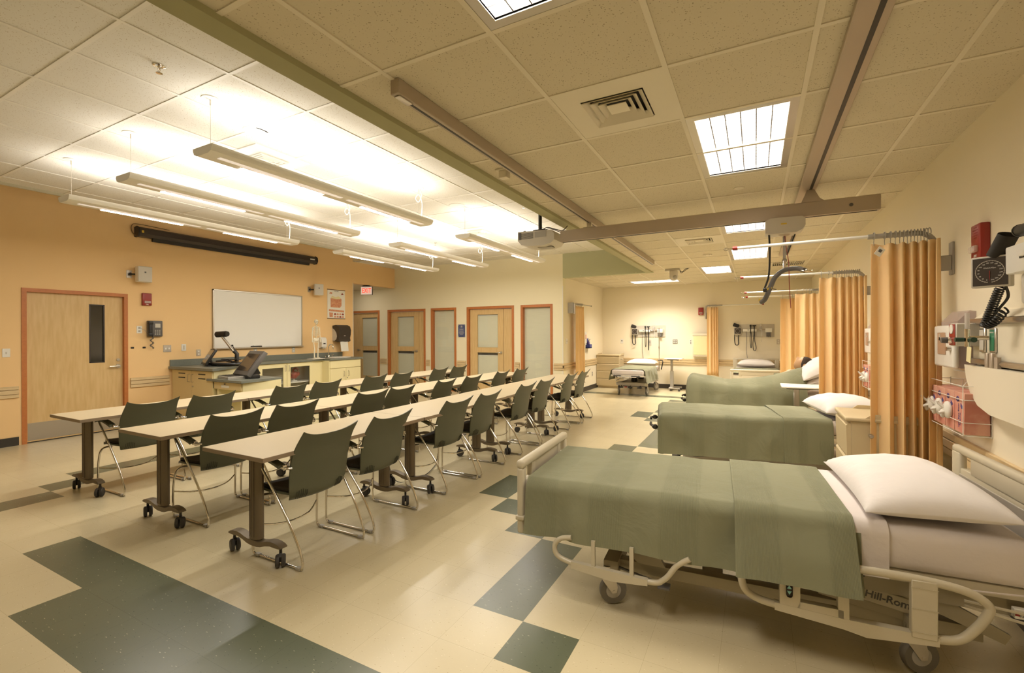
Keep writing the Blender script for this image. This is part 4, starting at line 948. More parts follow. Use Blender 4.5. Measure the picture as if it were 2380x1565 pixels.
for s_ in (-1, 1):
    m = MB(); m.tube([(s_*.088, 0, .685), (s_*.095, .0, .60), (s_*.098, 0, .545)], [.012, .0075, .012], 8)
    m.tube([(s_*.094, 0, .54), (s_*.096, -.005, .47), (s_*.098, -.01, .43)], .005, 6); m.tube([(s_*.103, 0, .54), (s_*.106, -.005, .47), (s_*.104, -.01, .43)], .0045, 6)
    for f in range(5): m.tube([(s_*(.093+.005*f), -.012-.002*f, .425), (s_*(.090+.0065*f), -.014, .395), (s_*(.089+.007*f), -.016, .365 if f else .385)], .0028, 5)
    obj('arm', m, 'bone', t)
    m = MB(); m.ball((s_*.052, 0, .385), .015, 8); m.tube([(s_*.056, 0, .38), (s_*.06, 0, .34), (s_*.046, -.004, .235), (s_*.044, -.004, .205)], [.013, .010, .009, .017], 8)
    m.ball((s_*.044, -.014, .203), (.012, .008, .012), 8)
    m.tube([(s_*.042, -.004, .195), (s_*.042, 0, .12), (s_*.042, .0, .035)], [.014, .008, .011], 8); m.tube([(s_*.056, 0, .185), (s_*.057, 0, .12), (s_*.054, 0, .04)], .004, 6)
    m.box(s_*.046-.017, s_*.046+.017, -.055, .022, .012, .034, bev=.007)
    for f in range(5): m.tube([(s_*.046-.014+.007*f, -.05, .02), (s_*.046-.016+.008*f, -.085, .017)], .004, 5)
    obj('leg', m, 'bone', t)

# plaque, exit sign
t = thing('wall_plaque', 'blue engraved plaque between two doors on the cream wall', 'plaque', (-6.605, YD, 1.56))
m = MB(); m.box(-.105, .105, -.01, 0, -.16, .16, bev=.002, seg=1); obj('plate', m, 'blue_plaque', t)
m = MB()
for x in (-.085, .085):
    for z in (-.14, .14): m.cyl((x, -.014, z), (x, -.01, z), .007, seg=10)
obj('screws', m, 'steel', t)
m = MB(); m.tube([(0+.035*math.cos(a*PI/12), -.0105, .105+.035*math.sin(a*PI/12)) for a in range(24)], .002, 4, closed=True); m.ball((0, -.0105, .105), (.016, .002, .018), 8)
for k, (w1, z) in enumerate(((.07, .045), (.05, .025), (.075, -.005), (.06, -.025), (.08, -.05), (.065, -.07), (.05, -.09))): m.box(-w1, w1, -.0115, -.0105, z-.003, z+.003)
obj('engraving', m, 'grey_light', t)
t = thing('exit_sign', 'red illuminated EXIT sign hanging in the corridor opening', 'exit sign', (-8.95, 8.82, 2.76), .42)
m = MB(); m.lathe([(.06, 0), (.11, -.02), (.10, -.035)], seg=20); obj('canopy', m, 'black', t)
m = MB(); m.box(-.15, .15, .0, .05, -.25, -.035, bev=.004); obj('housing', m, 'black', t)
m = MB(); m.box(-.145, .145, -.006, .0, -.245, -.04); obj('face', m, 'exit_white', t)
text('lettering', 'EXIT', .165, 'exit_red', t, T(.005, -.008, -.145) @ RX(PI/2) @ Matrix.Diagonal((.72, 1.05, 1, 1)), ext=.001, bold=.002)
# ================================================================ TABLES AND CHAIRS
def shell(grid, off):
    # closed thin shell from a grid of points and a function giving the offset at (i, j)
    nr, nc = len(grid), len(grid[0]); g2 = [[Vector(grid[i][j])+Vector(off) for j in range(nc)] for i in range(nr)]
    m = MB(); m.surf(grid); m.surf(g2); N = nr*nc
    idx = lambda i, j: i*nc+j
    edge = [idx(0, j) for j in range(nc)]+[idx(i, nc-1) for i in range(1, nr)]+[idx(nr-1, j) for j in range(nc-2, -1, -1)]+[idx(i, 0) for i in range(nr-2, 0, -1)]
    for a, b in zip(edge, edge[1:]+edge[:1]): m.f.append((a, b, b+N, a+N)); m.mi.append(0)
    return m
def interp(tab, x):
    for (a, p), (b, q) in zip(tab, tab[1:]):
        if x <= b:
            t = (x-a)/(b-a); t = t*t*(3-2*t) if False else t
            return p+(q-p)*t
    return tab[-1][1]
def caster(parent, x, y, r=.034, name='caster', z=.0, rot=0):
    m = MB(); R = T(x, y, 0) @ RZ(rot)
    for s_ in (-1, 1): m.lathe([(r*.5, s_*.006), (r*.95, s_*.007), (r, s_*.012), (r, s_*.022), (r*.85, s_*.029), (r*.3, s_*.030)], c=(.012, 0, r), axis='y', seg=18)
    m.cyl((0.012, -.02, r), (.012, .02, r), .01, seg=8); m.xf(R)
    o = obj(name, m, 'rubber', parent)
    m = MB(); m.prism([(.02, r*.9), (.03, r*1.7), (.012, r*2.15), (-.012, r*2.15), (-.012, r*1.2)], 'y', -.009, .009); m.cyl((0, 0, r*1.8), (0, 0, r*2.9), .009, seg=8); m.xf(R)
    obj('fork', m, 'black', o)
    return o
def make_table():
    t = thing('training_table', '', 'table', (0, 0, 0), 0, 'narrow folding tables in three rows')
    m = MB(); m.box(-.32, .32, .003, 1.527, .71, .738, bev=.002, seg=1); obj('tabletop', m, 'laminate', t)
    m = MB(); e = .0012
    m.box(-.32-e, -.32+.001, .003, 1.527, .711, .737); m.box(.32-.001, .32+e, .003, 1.527, .711, .737); m.box(-.32, .32, .003-e, .004, .711, .737); m.box(-.32, .32, 1.526, 1.527+e, .711, .737); obj('edge_band', m, 'laminate_edge', t)
    m = MB(); m.box(-.12, -.08, .12, 1.41, .675, .708); m.box(.1, .12, .2, 1.33, .69, .71); obj('under_beam', m, 'black', t)
    for y in (.17, 1.36):
        m = MB(); n = 14; prof = [(.058*math.cos(2*PI*k/n)*1.0, .036*math.sin(2*PI*k/n)) for k in range(n)]
        m.prism([(p, q+y) for p, q in prof], 'z', .135, .69); l = obj('leg', m, 'table_metal', t)
        m = MB()
        for k in range(3): m.box(-.024+.022*k, -.021+.022*k, y-.0365, y-.030, .15, .68)
        obj('groove', m, 'groove_brown', l)
        m = MB(); m.box(-.27, .22, y-.022, y+.022, .690, .710, bev=.003, seg=1); obj('bracket', m, 'black', l)
        up = [(-.275, .128), (-.255, .140), (-.22, .148), (-.18, .150), (-.14, .145), (-.10, .133), (-.06, .125), (.06, .125), (.10, .133), (.14, .145), (.18, .150), (.22, .148), (.255, .140), (.275, .128), (.272, .120), (.22, .118), (.17, .120), (.12, .110), (.07, .094), (.03, .088), (-.03, .088), (-.07, .094), (-.12, .110), (-.17, .120), (-.22, .118), (-.272, .120)]
        m = MB(); m.prism(up, 'y', y-.026, y+.026); obj('foot', m, 'table_metal', l, sharp=50)
        for x in (-.245, .245):
            caster(l, x, y, .041, rot=random.uniform(-1, 1))
    return t
ROWS = [(-2.94, -2.76, 1.74, 'nearest the beds'), (-4.175, -3.975, 1.77, 'in the middle'), (-5.59, -5.385, 1.80, 'nearest the orange wall')]
NTH = ['nearest', 'second', 'third', 'farthest']
tb = make_table(); first = True
for r, (tx, cx, y0, nm) in enumerate(ROWS):
    for k in range(4):
        lab = 'narrow beige-topped wheeled table, %s one in the row %s' % (NTH[k], nm)
        loc = (tx+[0, .006, -.004, .003][k], y0+1.53*k, 0)
        if first: tb.location = loc; tb['label'] = lab; first = False
        else: dup(tb, loc, label=lab)

def make_chair():
    t = thing('stacking_armchair', '', 'chair', (0, 0, 0), 0, 'green shell armchairs at the tables')
    xc = [(.385, .085), (.41, .118), (.45, .132), (.55, .138), (.63, .145), (.72, .168), (.80, .205), (.87, .243)]
    wz = [(.385, .196), (.42, .216), (.47, .229), (.58, .236), (.70, .236), (.80, .226), (.87, .222)]
    NZ, NY = 22, 17; g = []
    for i in range(NZ):
        u = i/(NZ-1); row = []
        for j in range(NY):
            v = -1+2*j/(NY-1); ztop = .822+.042*abs(v)**2.8; zbot = .395+.0*v
            z = zbot+(ztop-zbot)*u; w = interp(wz, z)
            row.append((interp(xc, z)-.045*abs(v)**2.2*(1-.55*u)+.012*max(0, u-.8)*5*abs(v)**4, w*v, z))
        g.append(row)
    obj('backrest', shell(g, (-.009, 0, 0)), 'chair_green', t, sharp=60)
    for s_ in (-1, 1):
        m = MB()
        for k in range(6):
            y = s_*(.118+.013*k); q_ = .045*(abs(y)/.222)**2.2; m.tube([(.114-q_, y, .404), (.132-q_, y, .430), (.137-q_, y*1.01, .470-.006*abs(k-2.5))], .0024, 5)
        obj('slots', m, 'slot_green', t)
    g = []
    for i in range(13):
        u = i/12; row = []
        for j in range(13):
            v = -1+2*j/12; x = .125-.40*u; w = .205+.028*math.sin(u*PI*.8)-.02*max(0, u-.8)*5
            z = .432+.012*u-.035*max(0, u-.78)**1.5*8+.012*v*v-.0*u
            row.append((x-.035*(1-u)-.045*abs(v)**2.2*(1-u)**2, w*v, z))
        g.append(row)
    g2 = [[(p[0], p[1]*.93, p[2]+.002) for p in r_] for r_ in g]
    obj('seat_pad', shell(g2, (0, 0, .022)), 'chair_seat', t, sharp=60)
    obj('seat_shell', shell(g, (0, 0, -.014)), 'chair_green', t, sharp=60)
    for s_ in (-1, 1):
        Y = s_*.256
        m = MB(); pth = [(-.13, s_*.19, .408), (-.19, s_*.225, .40), (-.232, s_*.243, .36), (-.246, Y, .24), (-.25, Y, .10), (-.248, Y, .035), (-.235, Y, .013), (-.19, Y, .0105), (.20, Y, .0105), (.238, Y, .016), (.250, Y, .045), (.225, Y, .12), (.14, s_*.262, .27), (.02, s_*.268, .43), (-.10, s_*.272, .57), (-.165, s_*.274, .64), (-.18, s_*.274, .668), (-.15, s_*.274, .680), (-.05, s_*.274, .675), (.06, s_*.272, .645), (.105, s_*.262, .628), (.125, s_*.235, .625)]
        m.tube(smooth_path(pth, 4), .0085, 8); obj('side_frame', m, 'chrome', t, sharp=60)
        m = MB(); q = smooth_path([(-.20, s_*.275, .672), (-.14, s_*.278, .695), (-.04, s_*.278, .688), (.05, s_*.274, .662), (.075, s_*.272, .650)], 4)
        gg = [[(p.x, p.y+s_*0+w*.026, p.z-.006*w*w) for w in (-1, -.6, 0, .6, 1)] for p in q]; obj('armrest', shell(gg, (0, 0, -.016)), 'chair_green', t, sharp=60)
        m = MB(); m.box(.07, .105, Y-.012+s_*.01, Y+.012+s_*.01, .622, .65, bev=.003); m.cyl((.10, s_*.225, .627), (.10, s_*.275, .627), .011); obj('arm_bracket', m, 'chrome', t)
        for gx in (-.195, .215): m = MB(); m.box(gx-.02, gx+.02, Y-.014, Y+.014, .001, .02, bev=.004); obj('glide', m, 'grey', t)
    m = MB(); m.tube(smooth_path([(-.247, -.25, .20), (-.17, -.13, .175), (-.14, 0, .17), (-.17, .13, .175), (-.247, .25, .20)], 5), .006, 7); obj('stretcher', m, 'chrome', t)
    return t
CHY = [[2.185, 2.79, 3.72, 4.295, 5.26, 5.89, 6.89, 7.50], [2.29, 2.85, 3.80, 4.29, 5.20, 5.90, 6.80, 7.52], [2.32, 2.88, 3.83, 4.40, 5.31, 5.93, 6.95, 7.60]]
CTH = ['nearest', 'second', 'third', 'fourth', 'fifth', 'sixth', 'seventh', 'farthest']
ch = make_chair(); first = True
for r, (tx, cx, y0, nm) in enumerate(ROWS):
    for k, y in enumerate(CHY[r]):
        lab = 'dark green shell armchair on chrome legs, %s in the row %s' % (CTH[k], nm)
        a = [0, .02, -.015, .01, .0, -.03, .02, .03][(k+r*3) % 8]; loc = (cx+[0, -.005, .0, .012, .0, -.01, -.01, -.005][(k+r) % 8], y, 0)
        if first: ch.location = loc; ch['label'] = lab; first = False
        else: dup(ch, loc, a, label=lab)

# ================================================================ BEDS
def rr(a, b, t): return a+(b-a)*t
def drape(x0, x1, y0, y1, zt, dn, df, foot=0.0, head=0.0, prof=None, wr=.004, bot=None, nx=90, seed=0, r=.035, flare=.0, thick=.004):
    # cloth over a box: x along the bed, y across, near side = y0
    Wd = y1-y0; m = MB(); grid = []; uvs = []
    def side(s):   # arc-length across -> (y, drop)
        if s < dn: return y0-(.012+flare*(dn-s)/max(dn, .01)), dn-s
        if s < dn+Wd: return y0+(s-dn), 0
        return y1+.012+flare*(s-dn-Wd)/max(df, .01), s-dn-Wd
    tot = dn+Wd+df; ny = 64
    L_ = foot+(x1-x0)+head
    for i in range(nx+1):
        l = L_*i/nx; row = []; ur = []
        if l < foot: x = x0-.012; dx = foot-l
        elif l <= foot+(x1-x0): x = x0+l-foot; dx = 0
        else: x = x1+.01; dx = l-foot-(x1-x0)
        for j in range(ny+1):
            s = tot*j/ny; y, dy = side(s); xx = x
            d = max(dx, dy) if not (dx and dy) else max(dx, dy)
            # rounded shoulders
            ex = min(x-x0, 1) if foot else 1; ey = min(y-y0, y1-y)
            rd = 0
            if dy == 0 and ey < r: rd += r-math.sqrt(max(0, r*r-(r-max(ey, 0))**2))
            if foot and dx == 0 and ex < r: rd += r-math.sqrt(max(0, r*r-(r-max(ex, 0))**2))
            if dy > 0 or dx > 0: d = d+r*0.8
            zz = (prof(x, (y-y0)/Wd) if prof else zt)-max(rd, 0)-d
            nv = noise.noise(Vector((x*3.1+seed, y*3.3, dy*3)))
            n2 = noise.noise(Vector((x*9+seed, y*5, dy*2+3)))
            zz += wr*(nv+.5*n2)*(1.5 if dy == 0 else .3)
            if dy > 0 or dx > 0:
                w = (nv*1.6+.8*n2+.8*math.sin(x*15+seed*2+nv*3))*wr*min((dy+dx)/.15, 1)*2.2
                if dy > 0: y += w*(-1 if s < dn else 1)
                if dx > 0 and l < foot: xx -= abs(w)
            if bot is not None: zz = max(zz, bot)
            row.append((xx, y, zz)); ur.append((l, s))
        grid.append(row); uvs.append(ur)
    nr, nc = len(grid), len(grid[0])
    m.surf(grid, uv=uvs); N = nr*nc
    # underside for thickness
    g2 = [[(p[0], p[1], p[2]) for p in r_] for r_ in grid]
    cx_, cy_ = (x0+x1)/2, (y0+y1)/2
    g2 = []
    for i, r_ in enumerate(grid):
        rr_ = []
        for j, p in enumerate(r_):
            a = Vector(grid[min(i+1, nr-1)][j])-Vector(grid[max(i-1, 0)][j]); b = Vector(r_[min(j+1, nc-1)])-Vector(r_[max(j-1, 0)])
            n = a.cross(b); n = n.normalized() if n.length > 1e-9 else Vector((0, 0, 1))
            rr_.append(Vector(p)-n*thick)
        g2.append(rr_)
    m.surf(g2); m.uv = [q for r_ in uvs for q in r_]*2
    edge = [j for j in range(nc)]+[i*nc+nc-1 for i in range(1, nr)]+[(nr-1)*nc+j for j in range(nc-2, -1, -1)]+[i*nc for i in range(nr-2, 0, -1)]
    for a, b in zip(edge, edge[1:]+edge[:1]): m.f.append((a, b, b+N, a+N)); m.mi.append(0)
    return m
def pillow(lx, ly, h, seed=0, hem=.0):
    N = 30; top = []; bt = []
    for i in range(N+1):
        a = -1+2*i/N; rt = []; rb = []
        for j in range(N+1):
            b = -1+2*j/N
            e = (max(0, 1-abs(a)**2.6)*max(0, 1-abs(b)**2.6))**.5
            pin = 1-.07*(1-abs(b)**2)*abs(a)**3; pin2 = 1-.06*(1-abs(a)**2)*abs(b)**3
            nn = noise.noise(Vector((a*2.2+seed, b*2.0, 1)))+.5*noise.noise(Vector((a*5+seed, b*4, 2)))
            x, y = a*lx/2*pin, b*ly/2*pin2
            rt.append((x, y, h*.62*e*(1+.10*nn)+.004)); rb.append((x, y, -h*.30*e))
        top.append(rt); bt.append(rb)
    m = MB(); m.surf(top); m.surf(bt); nc = N+1; K = nc*nc
    edge = [j for j in range(nc)]+[i*nc+nc-1 for i in range(1, nc)]+[(nc-1)*nc+j for j in range(nc-2, -1, -1)]+[i*nc for i in range(nc-2, 0, -1)]
    for a, b in zip(edge, edge[1:]+edge[:1]): m.f.append((a, b, b+K, a+K)); m.mi.append(0)
    if hem:  # open pillowcase hem flap at the near edge
        m.surf([[(-.5*lx*.98+lx*.98*i/12, -ly/2-hem*k/3-.0, .006+.006*math.sin(i*1.3+k)-.012*k) for i in range(13)] for k in range(4)])
    return m
def big_caster(parent, x, y, r, rot=0, mt='wheel_grey'):
    R = T(x, y, 0) @ RZ(rot)
    m = MB(); m.lathe([(r*.72, -.016), (r*.95, -.018), (r, -.010), (r, .010), (r*.95, .018), (r*.72, .016)], c=(.03, 0, r), axis='y', seg=28); m.xf(R); o = obj('caster', m, 'wheel_grey', parent)
    m = MB(); m.lathe([(.01, -.019), (r*.70, -.015), (r*.70, .015), (.01, .019)], c=(.03, 0, r), axis='y', seg=24); m.xf(R); obj('hub', m, 'grey', o)
    m = MB()
    for s_ in (-1, 1): m.prism([(.045, r*.9), (.05, r*1.3), (.035, r*2.12), (-.03, r*2.12), (-.035, r*1.9), (.02, r*.85)], 'y', s_*.024-.003, s_*.024+.003)
    m.box(-.03, .036, -.026, .026, r*2.06, r*2.16, bev=.003, seg=1); m.cyl((0, 0, r*2.1), (0, 0, r*2.1+.05), .022, seg=16); m.cyl((.03, -.03, r), (.03, .03, r), .008); m.xf(R); obj('fork', m, 'steel', o)
    return o
def side_rail(parent, dx=0):
    m = MB(); yb = -.075
    m.tube(smooth_path([(1.26, yb, .44), (1.18, yb, .415), (1.13, yb, .36), (1.14, yb, .29), (1.20, yb, .255), (1.30, yb, .243)], 5), .017, 10)
    m.tube(smooth_path([(1.52, yb, .468), (1.74, yb, .470), (1.91, yb, .455), (1.985, yb, .42), (1.995, yb, .38), (1.95, yb, .30), (1.90, yb, .25), (1.82, yb, .235)], 5), .017, 10)
    m.prism([(1.26, .228), (1.52, .205), (1.60, .190), (1.84, .215), (1.84, .25), (1.52, .25), (1.26, .262)], 'y', yb-.017, yb+.017)
    m.prism([(1.28, .25), (1.36, .25), (1.36, .455), (1.28, .46)], 'y', yb-.016, yb+.016)
    m.prism([(1.50, .24), (1.54, .24), (1.54, .47), (1.50, .47)], 'y', yb-.016, yb+.016)
    m.prism([(1.34, .395), (1.52, .395), (1.52, .46), (1.34, .455)], 'y', yb-.016, yb+.016)
    m.prism([(1.34, .24), (1.52, .235), (1.52, .285), (1.36, .285)], 'y', yb-.016, yb+.016)
    m.xf(T(dx, 0, 0)); o = obj('side_rail', m, 'bed_plastic', parent, sharp=50)
    m = MB(); m.box(1.75, 1.835, yb-.02, yb+.012, .235, .47, bev=.003, seg=1)
    for z in (.26, .355, .44): m.box(1.748, 1.837, yb-.022, yb-.02, z, z+.002)
    m.xf(T(dx, 0, 0)); obj('latch_cover', m, 'bed_plastic', o)
    m = MB(); m.box(1.305, 1.33, yb-.020, yb-.015, .30, .375, bev=.010); m.xf(T(dx, 0, 0)); obj('control_pad', m, 'brown_dark', o)
    m = MB(); m.prism([(1.308, .338), (1.327, .338), (1.3175, .352)], 'y', yb-.022, yb-.0195); m.prism([(1.308, .328), (1.327, .328), (1.3175, .312)], 'y', yb-.022, yb-.0195); m.xf(T(dx, 0, 0)); obj('arrow_button', m, 'teal', o)
    return o
def hospital_bed(loc, rz, label, L_=2.20, W=.84, zt=.645, logo=True, group='beige electric hospital beds'):
    t = thing('hospital_bed', label, 'hospital bed', loc, rz, group)
    # foot board
    m = MB()
    m.box(-.045, -.005, -.015, .045, .32, .70, bev=.014, seg=3); m.box(-.045, -.005, W-.045, W+.015, .32, .70, bev=.014, seg=3)
    m.box(-.05, 0, -.015, W+.015, .695, .745, bev=.018, seg=4); m.box(-.04, -.01, .03, W-.03, .42, .62, bev=.006)
    m.box(-.042, -.008, .14, .20, .60, .71, bev=.004); m.box(-.042, -.008, W-.20, W-.14, .60, .71, bev=.004); m.box(-.038, -.012, .18, W-.18, .60, .71, bev=.004)
    m.box(-.052, .002, -.022, .052, .40, .425, bev=.006); fb = obj('footboard', m, 'bed_plastic', t, sharp=50)
    m = MB(); m.box(-.044, -.0405, .19, W-.19, .63, .69, bev=.001, seg=1); m.cyl((-.046, .3, .66), (-.04, .3, .66), .005, seg=8); obj('control_cover', m, 'bed_plastic', fb)
    # head board
    m = MB(); m.box(L_+.03, L_+.065, -.04, .05, .42, .83, bev=.014, seg=3); m.box(L_+.03, L_+.065, W-.05, W+.05, .42, .83, bev=.014, seg=3)
    m.box(L_+.03, L_+.07, -.04, W+.05, .815, .86, bev=.018, seg=4); m.box(L_+.035, L_+.06, .16, W-.15, .73, .83, bev=.004); m.box(L_+.035, L_+.06, 0, W+.01, .42, .745, bev=.004); hb = obj('headboard', m, 'bed_plastic', t, sharp=50)
    m = MB(); m.box(L_+.029, L_+.036, .05, W-.04, .47, .715, bev=.003, seg=1); obj('inset_panel', m, 'bed_grey', hb)
    # mattress deck and frames
    m = MB(); m.box(.04, L_, .02, W-.02, .405, .455, bev=.006); obj('deck', m, 'bed_plastic', t)
    m = MB(); m.box(.10, L_+.02, .05, .10, .33, .395); m.box(.10, L_+.02, W-.10, W-.05, .33, .395); m.box(.1, .15, .05, W-.05, .33, .395); m.box(L_-.1, L_-.05, .05, W-.05, .33, .395)
    m.prism([(1.55, .36), (1.75, .33), (2.10, .20), (2.12, .24), (1.8, .40), (1.55, .40)], 'y', .06, .08); m.prism([(.50, .34), (.70, .34), (.80, .18), (.70, .16)], 'y', .10, .13); obj('upper_frame', m, 'bed_frame', t)
    m = MB(); m.box(.45, L_-.15, .10, .16, .17, .23, bev=.004); m.box(.45, L_-.15, W-.16, W-.10, .17, .23, bev=.004); m.box(.45, .53, .04, W-.04, .16, .24, bev=.006); m.box(L_-.42, L_-.34, .04, W-.04, .16, .24, bev=.006); m.box(.95, 1.05, .14, W-.14, .17, .22)
    m.prism([(1.46, .35), (1.76, .28), (1.80, .20), (1.46, .25)], 'y', .095, .10); bf = obj('base_frame', m, 'bed_frame', t)
    if logo:
        m = MB(); R = T(1.72, .090, .285) @ RY(.16); m.box(-.13, .12, -.002, .001, -.035, .03, bev=.003, seg=1); m.xf(R); obj('logo_plate', m, 'bed_plastic', bf)
        text('lettering', 'Hill-Rom', .046, 'dark_grey', bf, R @ T(0, -.0028, 0) @ RX(PI/2), bold=.0008)
    m = MB(); m.tube(smooth_path([(L_-.25, .0, .36), (L_-.05, -.01, .33), (L_, .0, .30), (L_+.03, .05, .33)], 5), .006, 6); m.tube(smooth_path([(L_-.25, .0, .38), (L_-.02, -.01, .37), (L_+.03, .04, .36)], 5), .006, 6); obj('hoses', m, 'bed_plastic', t)
    m = MB(); m.box(L_-.10, L_+.0, -.004, .02, .345, .385, bev=.002, seg=1); cl = obj('release_label', m, 'white', t)
    text('lettering', 'TURN RELEASE', .011, 'dark_grey', cl, T(L_-.05, -.005, .358) @ RX(PI/2)); m = MB()
    for x in (L_-.092, L_-.012): m.box(x-.006, x+.008, -.0055, -.004, .357, .377, bev=.0005, seg=1)
    obj('red_marks', m, 'red', cl)
    m = MB(); m.box(1.50, 1.62, .0, .03, .405, .432, bev=.006); obj('pedal_switch', m, 'black', t)
    m = MB(); m.box(.74, .80, .0, .06, .16, .172, bev=.003); m.tube([(.5, .08, .2), (.77, .03, .17)], .008, 6); obj('brake_pedal', m, 'dark_grey', t)
    for x, y, a in ((.47, .05, .5), (L_-.40, .07, .35), (.47, W-.05, 1.2), (L_-.40, W-.05, .9)): big_caster(t, x, y, .074, a)
    side_rail(t)
    m = MB(); yb = -.065
    m.tube(smooth_path([(.30, yb, .375), (.24, yb, .36), (.205, yb, .32), (.215, yb, .27), (.27, yb, .245), (.36, yb, .235), (.70, yb, .222), (.78, yb, .25), (.84, yb, .33), (.90, yb, .375)], 5), .014, 10)
    m.prism([(.30, .215), (.52, .19), (.70, .205), (.70, .235), (.30, .25)], 'y', yb-.014, yb+.014)
    for x in (.42, .62): m.box(x-.010, x+.010, yb-.008, yb+.008, .22, .38)
    obj('side_rail', m, 'bed_plastic', t, sharp=50)
    m = MB(); m.box(.03, L_, .0, W, .455, zt-.008, bev=.045, seg=4); obj('mattress', m, 'sheet', t, sharp=60)
    m = MB(); m.tube(smooth_path([(1.15+.5, .0, .43), (1.9, -.004, .425), (L_-.05, .0, .44)], 5), .004, 5); obj('sheet_hem', m, 'sheet', t)
    return t
BR = math.radians(4)
B1 = (-1.19, 2.40, 0)
bed1 = hospital_bed(B1, BR, 'nearest bed, beige electric hospital bed with green blanket, headboard at the right wall')
def on_bed(m, B, rz): return m
def place(o, B, rz): o.location = B; o.rotation_euler = (0, 0, rz); return o
m = drape(.015, 1.60, .0, .84, .652, .275, .24, foot=.0, wr=.006, seed=1, flare=.05); 
bl = place(obj('blanket', m, 'blanket', sharp=80), B1, BR); tag(bl, 'sage green ribbed blanket spread over the nearest bed', 'blanket')
m = drape(1.10, 1.575, -.012, .85, .668, .265, .26, wr=.005, seed=5, flare=.125, nx=40, thick=.010)
bl2 = obj('folded_section', m, 'blanket', bl, sharp=80, label='doubled fold of the blanket near the pillow')
m = drape(1.53, 1.70, -.004, .845, .658, .21, .2, wr=.002, seed=9, nx=16, thick=.003); fs = place(obj('top_sheet', m, 'sheet', sharp=80), B1, BR); tag(fs, 'white top sheet folded over beside the pillow of the nearest bed', 'sheet')
m = pillow(.53, .86, .185, 1); m.xf(T(1.885, .43, .705) @ RY(-.05)); pl = place(obj('pillow', m, 'pillow', sharp=80), B1, BR); tag(pl, 'plump white pillow on the nearest bed', 'pillow', 'white pillows on the beds')

def stretcher(loc, rz, label, L_=1.95, W=.74, zt=.70, blue=0, side=1, backrest=0, big=.10, xw=(.42, 1.55), iv=False):
    t = thing('stretcher', label, 'stretcher', loc, rz, 'wheeled hospital stretchers')
    m = MB(); m.box(.02, L_, .02, W-.02, zt-.16, zt-.13, bev=.005); m.box(.0, .05, .0, W, zt-.165, zt-.125, bev=.006); m.box(L_-.05, L_, 0, W, zt-.165, zt-.125, bev=.006); obj('deck_frame', m, 'grey_light', t)
    m = MB(); m.box(.03, L_-.02, .01, W-.01, zt-.13, zt-.01, bev=.035, seg=3); obj('mattress', m, 'sheet', t, sharp=60)
    m = MB(); n = 16; a, b, c_ = xw[0]-.18, xw[1]+.20, W/2
    m.prism([(a, .06), (a+.10, .0), (xw[0]+.12, .10), (xw[1]-.12, .10), (b-.08, .0), (b, .06), (b, W-.06), (b-.08, W), (xw[1]-.12, W-.1), (xw[0]+.12, W-.1), (a+.1, W), (a, W-.06)], 'z', big*2+.03, big*2+.10)
    obj('base_shroud', m, 'bed_grey', t)
    m = MB()
    for x in (xw[0]+.18, xw[1]-.18): m.cyl((x, c_, big*2+.08), (x, c_, zt-.16), .055, seg=20); m.cyl((x, c_, big*2+.08), (x, c_, big*2+.22), .075, seg=20)
    obj('lift_column', m, 'black_matte', t)
    for x in xw:
        for y in (.05, W-.05): big_caster(t, x, y, big, random.uniform(-.6, .6))
    # folded side rails
    for y in (.016, W-.016):
        m = MB(); m.tube([(.35, y, zt-.15), (.38, y, zt-.30), (1.25, y, zt-.30), (1.28, y, zt-.15)], .011, 8); m.tube([(.4, y, zt-.225), (1.25, y, zt-.225)], .009, 8)
        for x in (.55, .75, .95, 1.12): m.cyl((x, y, zt-.15), (x, y, zt-.30), .007, seg=8)
        obj('side_rail', m, 'steel', t)
    # push handles and controls at the foot end
    for y in (.10, W-.10):
        m = MB(); m.tube([(.0, y, zt-.15), (-.06, y, zt-.15), (-.09, y+(.06 if y < W/2 else -.06), zt-.14), (-.09, y+(.16 if y < W/2 else -.16), zt-.14)], .013, 8); m.ball((-.05, y, zt-.15), (.03, .03, .025), 10); obj('push_handle', m, 'black', t)
    m = MB(); m.tube([(-.02, .16, zt-.17), (-.02, W-.16, zt-.17)], .008, 8); m.tube([(-.03, W*.35, zt-.2), (-.04, W*.65, zt-.2)], .006, 6); obj('foot_bar', m, 'steel', t)
    for y in (.16, W*.5, W-.16):
        m = MB(); m.box(a-.10, a-.02, y-.05, y+.05, big*2-.02, big*2+.012, bev=.006); m.tube([(a+.02, y, big*2+.04), (a-.06, y, big*2)], .01, 6); obj('foot_pedal', m, 'black', t)
    m = MB(); m.box(a-.06, a-.02, W*.5+.08, W*.5+.14, big*2-.01, big*2+.014, bev=.004); obj('brake_pedal', m, 'red', t)
    if iv:
        m = MB(); m.cyl((L_-.04, .0, zt-.16), (L_-.04, .0, 1.28), .011); m.cyl((L_-.04, 0, 1.1), (L_-.04, 0, 1.62), .008); m.cyl((L_-.04, 0, 1.07), (L_-.04, 0, 1.13), .018); m.tube([(L_-.04, -.08, 1.64), (L_-.04, -.06, 1.61), (L_-.04, .06, 1.61), (L_-.04, .08, 1.64)], .004, 6); obj('iv_pole', m, 'steel', t)
        m = MB(); m.tube([(L_-.03, -.05, zt-.12), (L_-.02, -.09, zt+.08), (L_+.03, -.07, zt+.12), (L_+.04, .05, zt+.12)], .014, 8); obj('push_bar', m, 'black', t)
    return t
